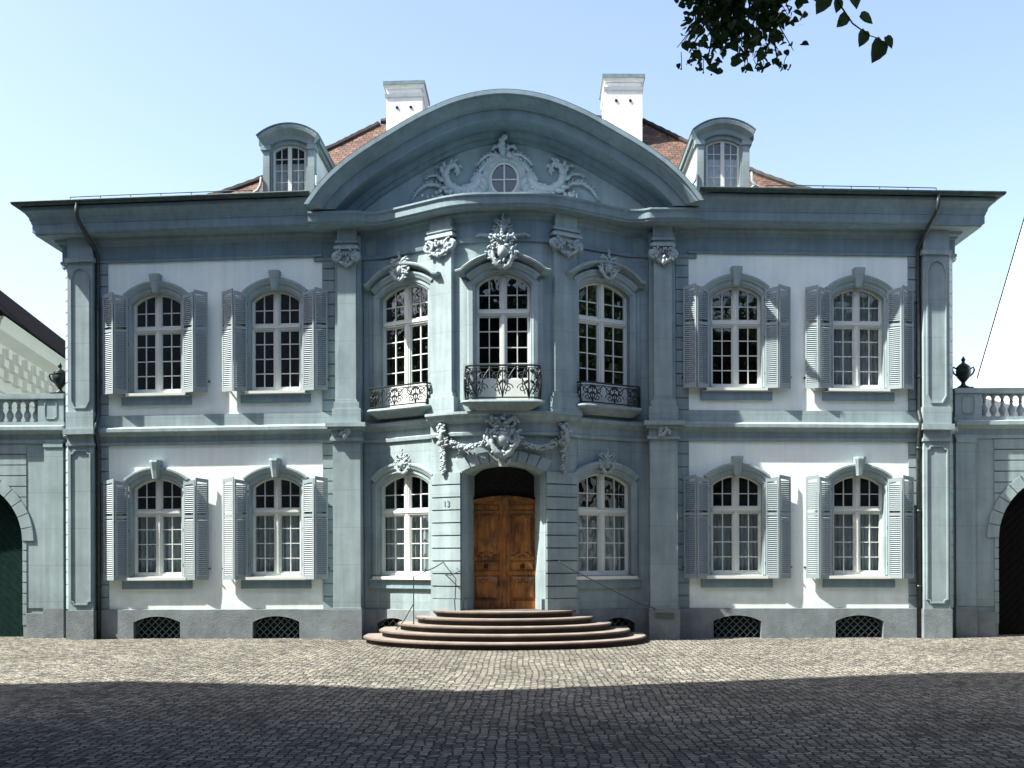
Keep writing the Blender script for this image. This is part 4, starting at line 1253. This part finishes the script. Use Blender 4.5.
# ------------------------------------------------------------------ garden gate walls left and right
def baluster_prof(z0, z1):
    h = z1 - z0
    return [(.075, z0), (.075, z0 + .06 * h), (.045, z0 + .10 * h), (.05, z0 + .14 * h), (.085, z0 + .3 * h), (.08, z0 + .40 * h), (.04, z0 + .55 * h), (.035, z0 + .62 * h), (.055, z0 + .68 * h), (.035, z0 + .72 * h), (.045, z0 + .85 * h), (.075, z0 + .92 * h), (.075, z1)]
for sx, lab, gm, gl in ((-1, 'garden wall with arched green gate and balustrade at the left side of the mansion', M_GATE, 'green plank gate'),
                    (1, 'garden wall with arched dark brown gate and balustrade at the right side of the mansion', M_GATED, 'dark brown plank gate')):
    g = empty('gate_wall', (sx * 13.2, .4, 0)); tag(g, lab, 'gate wall')
    def GP(x, v, z, sx=sx): return Vector((sx * x, .3 - v, z))      # x measured outwards from the axis
    mb = MB(GP)
    cx, r, zs = 13.25, 1.5, 2.35
    hole_n = 24
    # sheet with round arch (x increasing outward)
    pts = [(cx - r * math.cos(t), zs + r * math.sin(t)) for t in lin(0, PI, hole_n)]
    mb.grid([[(10.6, 0, 0), (10.6, 0, 4.8)], [(cx - r, 0, 0), (cx - r, 0, 4.8)]])
    mb.grid([[(x, 0, z), (x, 0, 4.8)] for x, z in pts])
    mb.grid([[(cx + r, 0, 0), (cx + r, 0, 4.8)], [16.4, 0, 0] and [(16.4, 0, 0), (16.4, 0, 4.8)]])
    full = [(cx - r, 0)] + pts + [(cx + r, 0)]
    mb.sweep_xz(full, [(0, 0), (0, -.5)], closed=False)
    mb.grid([[(10.6, -.5, 0), (10.6, -.5, 4.8)], [(16.4, -.5, 0), (16.4, -.5, 4.8)]]) if False else None
    # voussoir ring
    ring = 16
    for i in range(ring):
        t0 = PI * (i + .03) / ring; t1 = PI * (i + .97) / ring
        rows = []
        for t in lin(t0, t1, 2):
            c, s = math.cos(t), math.sin(t)
            rows.append([(cx - r * c, -.02, zs + r * s), (cx - r * c, .05, zs + r * s), (cx - (r + .28) * c, .05, zs + (r + .28) * s), (cx - (r + .28) * c, -.02, zs + (r + .28) * s)])
        mb.grid(rows, close_v=True, cap=True)
    # coursed blocks beside and above the ring
    h = .26
    for i in range(17):
        z0, z1 = .30 + i * h + .012, .30 + (i + 1) * h - .012
        if z1 > 4.72: break
        zm = (z0 + z1) / 2
        R2 = r + .29
        if zm <= zs: xo0 = xo1 = cx - r - (.0 if zm > zs else .0)
        else:
            def edge(z): return cx - math.sqrt(max(R2 * R2 - (z - zs) ** 2, 0)) if z - zs < R2 else cx + .0
            xo0, xo1 = edge(z0), edge(z1)
        if zm <= zs: xo0 = xo1 = cx - r
        for mir in (0, 1):
            P = (lambda x: x) if mir == 0 else (lambda x: 2 * cx - x)
            mb.prism([(P(11.65), z0), (P(xo0), z0), (P(xo1), z1), (P(11.65), z1)], -.02, .035)
    # flat pilaster strip next to the house
    mb.box(10.72, 11.18, -.1, .10, .72, 4.8)
    mb.box(11.2, 11.65, -.1, .02, .72, 4.8)
    mb.box(10.72, 11.2, -.1, .12, 4.62, 4.72)
    mb.build('wall_face', M_GREY, g)
    mb = MB(GP); mb.box(10.70, 11.2, -.1, .14, 0, .718); mb.box(11.2, 11.66, -.1, .06, 0, .60); mb.build('wall_base', M_PLINTH, g)
    mb = MB(GP)
    prof = [(-.5, 4.72), (.05, 4.72), (.07, 4.80), (.04, 4.83), (.04, 4.94), (.1, 4.98), (.2, 5.03), (.2, 5.12), (.06, 5.16), (.06, 5.24), (-.5, 5.24)]
    mb.run([10.7, 16.4], prof, closed=True); mb.build('wall_cornice', M_GREY, g)
    # balustrade
    mb = MB(GP)
    mb.box(10.72, 11.35, -.42, .06, 5.24, 5.80); panel_trim(mb, 10.9, 11.17, 5.33, 5.72, .06, w=.02, d=.015, r=.04)
    mb.build('balustrade_pier', M_GREY, g)
    mb = MB(GP); mb.box(10.70, 16.4, -.46, .10, 5.80, 5.92); mb.build('balustrade_rail', M_GREY, g)
    for i in range(10):
        x = 11.5 + i * .215
        mb = MB(lambda x, y, z, sx=sx: Vector((sx * x, y, z))); mb.smooth = True
        mb.lathe(x, .48, baluster_prof(5.24, 5.80), 10); mb.build('baluster', M_ORN, g)
    # gate leaves with diagonal boards
    mb = MB(GP)
    t_in = [(cx - r * math.cos(t), zs + r * math.sin(t)) for t in lin(0, PI, hole_n)]
    poly = [(cx - r, 0.02)] + t_in + [(cx + r, .02)]
    mb.prism(poly, -.42, -.36)
    for k in range(-14, 26):
        for half in (0, 1):
            pts = []
            for q in lin(0, 3.6, 24):
                x = (q * .7) ; z = k * .2 + q * .7
                xx = cx - r + x if half == 0 else cx + r - x
                if x < r - .06 and z > .05 and (z < zs or (xx - cx) ** 2 + (z - zs) ** 2 < (r - .05) ** 2): pts.append((xx, -.355, z))
            if len(pts) > 1: mb.tube(pts, .014, 4)
    mb.box(cx - .04, cx + .04, -.37, -.32, .02, zs + r - .05)
    mb.build('gate_leaf', gm, g)['label'] = gl
    # urn on the pier
    ux = 10.90 if sx < 0 else 11.0
    def UQ(x, y, z, ux=sx * ux): return Vector((ux + (x - ux) * .88, .46 + (y - .46) * .88, 5.92 + (z - 5.92) * .84))
    u = empty('stone_urn', (sx * ux, .46, 5.92))
    tag(u, 'dark green lidded urn partly hidden behind the left corner of the mansion' if sx < 0 else 'dark green lidded urn on the balustrade pier right of the mansion', 'urn')
    mb = MB(UQ); mb.smooth = True
    X, Y = sx * ux, .46
    mb.lathe(X, Y, [(.16, 5.97), (.15, 6.0), (.07, 6.05), (.05, 6.12), (.09, 6.17), (.16, 6.26), (.19, 6.36), (.2, 6.46), (.17, 6.52), (.19, 6.55), (.17, 6.58)], 16)
    mb.smooth = False; mb.box(X - .2, X + .2, Y - .2, Y + .2, 5.92, 5.97)
    mb.build('bowl', M_URN, u)
    mb = MB(UQ); mb.smooth = True
    mb.lathe(X, Y, [(.17, 6.58), (.12, 6.63), (.05, 6.68), (.04, 6.72), (.065, 6.77), (.03, 6.83), (.005, 6.88)], 14); mb.build('lid', M_URN, u)
    for s in (-1, 1):
        mb = MB(UQ); mb.smooth = True
        mb.tube([(X + s * .17, Y, 6.5), (X + s * .27, Y, 6.56), (X + s * .30, Y, 6.48), (X + s * .26, Y, 6.38), (X + s * .17, Y, 6.3)], .025, 6); mb.build('handle', M_URN, u)

# ------------------------------------------------------------------ neighbours
nl = empty('neighbour_house', (-16, 8, 0)); tag(nl, 'cream neighbouring house with bracketed cornice and dark roof, far left behind the garden wall', 'house')
dr = Vector((-.176, 1, 0)).normalized(); out = Vector((1, .176, 0)).normalized()
B0 = Vector((-15 + .176 * 9, 1, 0))
def NP(a, v, z): return B0 + dr * a + out * v + Vector((0, 0, z - .45 if z > 1 else z))
mb = MB(NP); mb.box(.7, 22, -9, 0, 0, 8.3); mb.build('wall_face', M_CREAM, nl)
mb = MB(NP); mb.run([.7, 22], [(0, 6.9), (.06, 6.92), (.06, 7.05), (0, 7.07)]); mb.run([.7, 22], [(0, 7.95), (.1, 8.0), (.14, 8.15), (.5, 8.3), (.55, 8.5), (.62, 8.62), (0, 8.7)])
mb.build('cornice', M_CREAM, nl)
for i in range(24):
    mb = MB(NP)
    a = .9 + i * .88; mb.box(a, a + .42, 0, .16, 7.25, 7.95); mb.box(a + .03, a + .39, .15, .30, 7.5, 7.98); mb.box(a + .06, a + .36, .28, .40, 7.72, 7.99)
    mb.build('bracket', M_CREAM, nl)
mb = MB(NP); mb.run([.4, 22.3], [(.68, 8.62), (.62, 8.70), (-2.6, 11.75), (-4.5, 12.6), (-9.2, 8.7)], closed=True); nr = mb.build('roof', M_SLATE, nl)
mb = MB(NP); mb.add([(9.0, -.4, 9.55), (10.2, -.4, 9.55), (10.2, -1.2, 10.32), (9.0, -1.2, 10.32)], [(0, 1, 2, 3)]); mb.build('skylight', M_NEIGH, nr)
mb = MB(NP); mb.box(2.2, 2.9, -1.6, -.9, 9.4, 11.2); mb.build('chimney', M_SLATE, nr)
for i in range(4):
    a = 1.5 + i * 3
    mb = MB(NP); mb.box(a - .7, a + .7, 0, .06, 3.6, 6.0); mb.box(a - .8, a + .8, 0, .16, 6.0, 6.14)
    mb.cur = 1; mb.box(a - .5, a + .5, .05, .07, 3.8, 5.85)
    mb.build('window', [M_CREAM, M_DARK], nl)

nrh = empty('gable_house', (17, 6, 0)); tag(nrh, 'plain white gable end of a neighbouring house, far right behind the balustrade', 'house')
P0 = Vector((14.9, 3.2, 0)); dg = Vector((-.22, 1, 0)).normalized(); og = Vector((-1, -.22, 0)).normalized()
def GQ(a, v, z): return P0 + dg * a + og * v + Vector((0, 0, z))
def gz(a): return 6.6 + (4.4 - a) * 1.9
poly = [(-5.2, 0), (-5.2, 7.5), (-.6, gz(-.6)), (4.05, gz(4.05)), (4.05, 0)]
mb = MB(GQ); mb.prism(poly, 0, -9); mb.build('gable_wall', M_NEIGH, nrh)
mb = MB(GQ); mb.prism([(4.05, gz(4.05)), (-.6, gz(-.6)), (-.6, gz(-.6) + .06), (4.08, gz(4.05) + .0)], .02, -9.1); mb.prism([(-.6, gz(-.6)), (-5.3, 7.4), (-5.33, 7.46), (-.6, gz(-.6) + .06)], .08, -9.1)
mb.build('roof', M_SLATE, nrh)

# ------------------------------------------------------------------ unseen house left of the viewpoint, front shaped to cast the long shadow
H = 22.
sh = Vector((-math.sin(math.radians(72)), -math.cos(math.radians(72)))) / math.tan(math.radians(52.4)) * H
gp2 = [(-11, -9.0), (-7.4, -9.4), (-5.7, -9.0), (-2.8, -9.5), (-1.26, -10), (.2, -10.4), (1.5, -10.15), (3.3, -9.7), (5.4, -8.6), (7.4, -7.8), (8.9, -7.8)]
edge = [(-42, -16)] + [(x + sh.x, y + sh.y) for x, y in gp2]
th = empty('unseen_house', (-20, -22, 0)); tag(th, 'tall unseen house with its front shaped to cast the shadow on the cobbles', 'house')
mb = MB(ID)
pl = edge + [(edge[-1][0], -34), (-42, -34)]
n = len(pl)
mb.add([(x, y, 0) for x, y in pl] + [(x, y, H) for x, y in pl], [(i, (i + 1) % n, n + (i + 1) % n, n + i) for i in range(n)] + [tuple(range(n, 2 * n))])
mb.build('wall_face', M_PLINTH, th)
for bx0, bx1, lab in ((-62, -48, 'unseen low house on the far left, added to darken pane reflections'), (46, 60, 'unseen low house on the far right, added to darken pane reflections')):  # unseen houses added to keep bright horizon out of pane reflections
    sh_ = empty('unseen_house', ((bx0 + bx1) / 2, -12, 0)); tag(sh_, lab, 'house')
    mb = MB(ID); mb.box(bx0, bx1, -34, 3, 0, 9); mb.build('wall_face', M_PLINTH, sh_)
    mb = MB(ID); mb.grid([[(x, -34.5, z), (x, 3.5, z)] for x, z in ((bx0 - .5, 8.9), ((bx0 + bx1) / 2, 13), (bx1 + .5, 8.9))]); mb.build('roof', M_SLATE, sh_)
bh = empty('unseen_house', (0, -58, 0)); tag(bh, 'unseen row of houses behind the viewpoint, added to darken pane reflections', 'house')  # added so low panes mirror dark walls instead of horizon sky
mb = MB(ID); mb.box(-70, 70, -62, -56, 0, 11); mb.build('wall_face', M_PLINTH, bh)
mb = MB(ID); mb.grid([[(-71, y, z), (71, y, z)] for y, z in ((-55.5, 10.9), (-59, 15), (-62.5, 10.9))]); mb.build('roof', M_SLATE, bh)

# ------------------------------------------------------------------ trees
def leaf_shape(mb, c, size, rnd, down=.0):
    # heart-shaped leaf, two halves folded slightly along the midrib
    ax = Vector((rnd.gauss(0, 1), rnd.gauss(0, 1), rnd.gauss(0, .7) - down)).normalized()
    sd = ax.cross(Vector((rnd.gauss(0, 1), rnd.gauss(0, 1), rnd.gauss(0, 1)))).normalized(); nn = ax.cross(sd)
    pr = [(-.05, .0), (-.12, .25), (.05, .46), (.35, .48), (.7, .28), (1.08, 0)]
    pts = []
    for (t, w) in pr: pts.append(c + (ax * t + sd * w + nn * abs(w) * .3) * size)
    q = []
    for (t, w) in pr[1:-1]: q.append(c + (ax * t - sd * w + nn * abs(w) * .3) * size)
    mb.add([tuple(p) for p in pts + q], [(0, 1, 2, 3, 4, 5), (5, 9, 8, 7, 6, 0)])
def crown_mesh(mb, c, r, n, size, rnd, clumps=26):
    cc = []
    for i in range(clumps):
        d = Vector((rnd.gauss(0, 1), rnd.gauss(0, 1), rnd.gauss(0, 1))).normalized() * (rnd.random() ** .4)
        cc.append((Vector((c[0] + d.x * r[0], c[1] + d.y * r[1], c[2] + d.z * r[2])), rnd.uniform(.28, .5)))
    for i in range(n):
        p, k = rnd.choice(cc)
        d = Vector((rnd.gauss(0, 1), rnd.gauss(0, 1), rnd.gauss(0, .8))) * k * .55
        q = p + Vector((d.x * r[0] * .8, d.y * r[1] * .8, d.z * r[2] * .8))
        leaf_shape(mb, q, size * rnd.uniform(.6, 1.3), rnd)
    return cc
def trunk_mesh(mb, base, top, r, cc, rnd):
    b = Vector(base); t = Vector(top)
    mb.smooth = True
    mb.tube([tuple(b + (t - b) * k + Vector((rnd.gauss(0, .06), rnd.gauss(0, .06), 0)) * (1 if k > 0 else 0)) for k in lin(0, 1, 7)], [r * (1.35 if k == 0 else 1 - .6 * k) for k in lin(0, 1, 7)], 10)
    for p, k in cc[:14]:
        s = b + (t - b) * rnd.uniform(.5, .95)
        m = (s + p) / 2 + Vector((0, 0, -.3))
        mb.tube([tuple(s), tuple(m), tuple(p)], [r * .35, r * .2, r * .05], 6)
    mb.smooth = False

# the lime whose branch hangs into the picture, standing just behind the viewpoint
rnd = random.Random(11)
lt = empty('lime_tree', (4.6, -28.0, 0)); tag(lt, 'leafy lime branch hanging into the top of the view with dark pointed leaves', 'tree')
mb = MB(ID); cc = crown_mesh(mb, (4.6, -27, 9.6), (4.2, 3.8, 3.0), 5200, .26, rnd)
mb.build('crown', M_LEAF, lt, recalc=False)
mt = MB(ID); trunk_mesh(mt, (4.6, -28, 0), (4.6, -27.6, 9), .34, cc, rnd)
# the hanging branch (about 6 m in front of the viewpoint)
mb = MB(ID)
D0 = Vector((1.75, -19.6, 5.55)); 
mt.tube([(4.6, -27.6, 6.5), (3.6, -24.5, 7.0), (2.6, -21.5, 6.4), tuple(D0)], [.10, .07, .045, .02], 6)
def spray(a, b, n, spread, size, stalk=True):
    a = Vector(a); b = Vector(b)
    mid = (a + b) / 2 + Vector((0, 0, .08))
    mt.tube([tuple(a), tuple(mid), tuple(b)], [.010, .007, .003], 4)
    for i in range(n):
        t = rnd.random() ** .8
        p = a + (b - a) * t + Vector((rnd.gauss(0, spread), rnd.gauss(0, spread * 1.3), rnd.gauss(0, spread)))
        p.z = max(p.z, b.z - .03)
        leaf_shape(mb, p, size * rnd.uniform(.65, 1.15), rnd, down=.8)
def PP(px, py, d): return (.726 + (px - 536) * d / 1092, -26 + d, 1.93 + (557 - py) * d / 1092)
BD = 6.4
DY = 9
for (p, q, n, sp, sz) in (((745, -60), (742, 40), 210, .10, .056), ((745, -40), (720, 36), 100, .07, .052), ((745, -40), (772, 34), 150, .07, .052), ((760, -50), (790, 8), 90, .06, .056),
                          ((735, -10), (690, 46), 30, .03, .045), ((720, 20), (708, 56), 12, .022, .042), ((742, 20), (748, 56), 16, .022, .042), ((768, 20), (778, 58), 16, .022, .042),
                          ((730, -50), (715, 10), 150, .09, .056), ((700, -30), (696, 20), 50, .05, .05)):
    spray(PP(p[0], p[1] + DY, BD), PP(q[0], q[1] + DY, BD + rnd.uniform(-.4, .4)), n, sp, sz)
for k in range(14):
    a = (rnd.uniform(715, 775), rnd.uniform(-40, 20)); b = (a[0] + rnd.uniform(-45, 40), min(72, a[1] + rnd.uniform(30, 60)))
    pa, pb = Vector(PP(*a, BD)), Vector(PP(*b, BD + rnd.uniform(-.2, .2)))
    mt.tube([tuple(pa), tuple((pa + pb) / 2 + Vector((0, 0, .03))), tuple(pb)], [.006, .0045, .002], 4)
    for q in range(5):
        t = rnd.random(); leaf_shape(mb, pa + (pb - pa) * t + Vector((rnd.gauss(0, .03), rnd.gauss(0, .05), -.02)), rnd.uniform(.03, .06), rnd, down=1.2)
# big single leaves of a nearer twig
TD = 4.6
mt.tube([PP(800, -160, TD + 1.5), PP(820, -60, TD), PP(836, 4, TD), PP(852, 28, TD), PP(868, 40, TD), PP(880, 44, TD)], [.02, .008, .005, .004, .003, .002], 4)
mt.tube([tuple(Vector((2.6, -21.5, 6.4))), PP(800, -160, TD + 1.5)], [.03, .02], 5)
def one_leaf(px, py, size, ang, d=TD):
    c = Vector(PP(px, py, d)); ax = Vector((math.cos(ang), .25, math.sin(ang))).normalized()
    sd = Vector((-math.sin(ang), .35, math.cos(ang))).normalized(); nn = ax.cross(sd)
    pr = [(-.05, .0), (-.10, .24), (.08, .42), (.4, .46), (.75, .28), (1.08, 0)]
    pts = [c + (ax * t + sd * w + nn * abs(w) * .3) * size for t, w in pr]; q = [c + (ax * t - sd * w + nn * abs(w) * .3) * size for t, w in pr[1:-1]]
    mb.add([tuple(p) for p in pts + q], [(0, 1, 2, 3, 4, 5), (5, 9, 8, 7, 6, 0)])
for (x, y, s, a) in ((826, -3, .085, -2.0), (850, -8, .085, -1.2), (806, -10, .07, -.9), (846, 20, .055, -2.3), (860, 20, .06, -.5), (864, 36, .06, -1.9), (880, 46, .085, -1.95), (885, 42, .05, -1.0), (838, 4, .05, -1.7)):
    one_leaf(x, y, s, a)
# fruit stalks with thin bracts under the sprays
for (x, y) in ((682, 62), (692, 58), (704, 66), (712, 68), (746, 66), (756, 62), (762, 66), (780, 62), (788, 64), (700, 54)):
    p = Vector(PP(x, y - 8, BD)); mt.tube([tuple(p), tuple(p + Vector((rnd.gauss(0, .01), 0, -.05))), tuple(p + Vector((rnd.gauss(0, .03), 0, -.10)))], .0022, 4)
    for k in range(2): leaf_shape(mb, p + Vector((rnd.gauss(0, .02), 0, -.07)), .03, rnd, down=2)
    mt.blob(tuple(p + Vector((0, 0, -.1))), (.006, .006, .006), 5, 4)
mb.build('foliage', M_LEAFD, lt, recalc=False)
mt.build('trunk', M_BARK, lt)

# limes of the square behind the viewpoint, mirrored in the window panes
rnd = random.Random(5)
src = None
for i, (x, y, s) in enumerate(((-12, -40, 1.0), (-4, -43, 1.02), (10, -41, 1.0), (18, -40, 1.15), (27, -36, 1.1), (4, -46, .86))):
    if src is None:
        t = empty('lime_tree', (x, y, 0))
        mb = MB(ID); cc = crown_mesh(mb, (x, y, 11), (4.6, 4.6, 6.2), 5200, .42, rnd, 34); mb.build('crown', M_LEAF, t, recalc=False)
        mb = MB(ID); trunk_mesh(mb, (x, y, 0), (x, y, 12), .4, cc, rnd); mb.build('trunk', M_BARK, t)
        src = t
    else:
        t = src.copy(); COL.objects.link(t); t.location = (x, y, 0); t.scale = (s, s, s); t.rotation_euler = (0, 0, i * 1.1)
        for ch in src.children:
            c = ch.copy(); COL.objects.link(c); c.parent = t
    tag(t, 'full-grown lime tree of the row behind the viewpoint, mirrored in the panes', 'tree', 'lime trees behind the viewpoint')

for i, (x, y, sc) in enumerate(((-31, -7, .85), (-38, -4, .9), (-27, -10.5, .82), (-36, -10, .95), (24, -9, .95), (22, -17, 1.0), (33, -6, 1.0))):  # unseen trees added so the bow panes mirror leaves, not bright sky
    t = src.copy(); COL.objects.link(t); t.location = (x, y, 0); t.scale = (sc, sc, sc); t.rotation_euler = (0, 0, 2 + i * 1.3)
    for ch in src.children:
        c = ch.copy(); COL.objects.link(c); c.parent = t
    tag(t, 'unseen lime tree added at the side to darken pane reflections', 'tree', 'lime trees added at the sides')

# unseen limes added with flattened crowns to keep skylight off the forecourt
for (x, y, cx, cy, rx, sd) in ((7.6, -20.2, 6.0, -19.6, 6.5, 21), (-6.6, -21.5, -3.6, -19.8, 6.0, 22), (16.5, -21, 15.5, -19.5, 5.5, 23)):
    rnd = random.Random(sd)
    t = empty('lime_tree', (x, y, 0)); tag(t, 'unseen lime tree added beside the viewpoint, its flattened crown darkening the forecourt', 'tree', 'lime trees added to darken the forecourt')
    mb = MB(ID); cc = crown_mesh(mb, (cx, cy, 10.6), (rx, 5.6, 1.5), 3800, .5, rnd, 40); mb.build('crown', M_LEAF, t, recalc=False)
    mb = MB(ID); trunk_mesh(mb, (x, y, 0), (cx + (x - cx) * .6, y, 10.5), .42, cc, rnd); mb.build('trunk', M_BARK, t)

# ------------------------------------------------------------------ ground
mb = MB(ID); S = 400
mb.add([(-S, -S, 0), (S, -S, 0), (S, S, 0), (-S, S, 0)], [(0, 1, 2, 3)])
tag(mb.build('cobbled_ground', M_COB), kind='structure')

# ------------------------------------------------------------------ light, sky, camera
EL, AZ = math.radians(52.4), math.radians(72)
to_sun = Vector((-math.sin(AZ) * math.cos(EL), -math.cos(AZ) * math.cos(EL), math.sin(EL)))
sun = bpy.data.lights.new('sun', 'SUN'); sun.energy = 5.0; sun.angle = math.radians(.53); sun.color = (1, .95, .86)
so = bpy.data.objects.new('sun', sun); COL.objects.link(so); so.location = (-20, -10, 30)
so.rotation_euler = to_sun.to_track_quat('Z', 'Y').to_euler()
w = bpy.data.worlds.new('World'); scene.world = w; w.use_nodes = True
nt = w.node_tree; bg = nt.nodes['Background']
sky = nt.nodes.new('ShaderNodeTexSky'); sky.sky_type = 'NISHITA'; sky.sun_disc = False
sky.sun_elevation = EL
sky.sun_rotation = math.atan2(to_sun.x, to_sun.y)
sky.air_density = 1.0; sky.dust_density = 2.6; sky.ozone_density = 1.0; sky.altitude = 300
tint = nt.nodes.new('ShaderNodeMix'); tint.data_type = 'RGBA'; tint.blend_type = 'MULTIPLY'; tint.inputs[0].default_value = 1
tint.inputs[7].default_value = (1.04, .97, .95, 1)          # tint multiplied onto the sky colour, a touch towards violet
nt.links.new(sky.outputs[0], tint.inputs[6]); nt.links.new(tint.outputs[2], bg.inputs[0]); bg.inputs[1].default_value = .112

cam = bpy.data.cameras.new('camera'); co = bpy.data.objects.new('camera', cam); COL.objects.link(co)
cam.sensor_width = 36; cam.lens = 36 * 1092 / 1024; cam.clip_end = 2000; cam.clip_start = .05
co.location = (.726, -26, 1.93)
cam.shift_y = (557 - 384) / 1024
yaw, roll = math.radians(1.26), math.radians(.17)
co.matrix_world = Matrix.Translation(co.location) @ Matrix.Rotation(yaw, 4, 'Z') @ Matrix.Rotation(PI / 2, 4, 'X') @ Matrix.Rotation(-roll, 4, 'Z')
scene.camera = co
scene.view_settings.view_transform = 'Standard'; scene.view_settings.look = 'None'; scene.view_settings.exposure = 0
scene.render.engine = 'CYCLES'
scene.cycles.film_exposure = 3.35      # the photograph is generously exposed
scene.cycles.max_bounces = 6; scene.cycles.transparent_max_bounces = 12
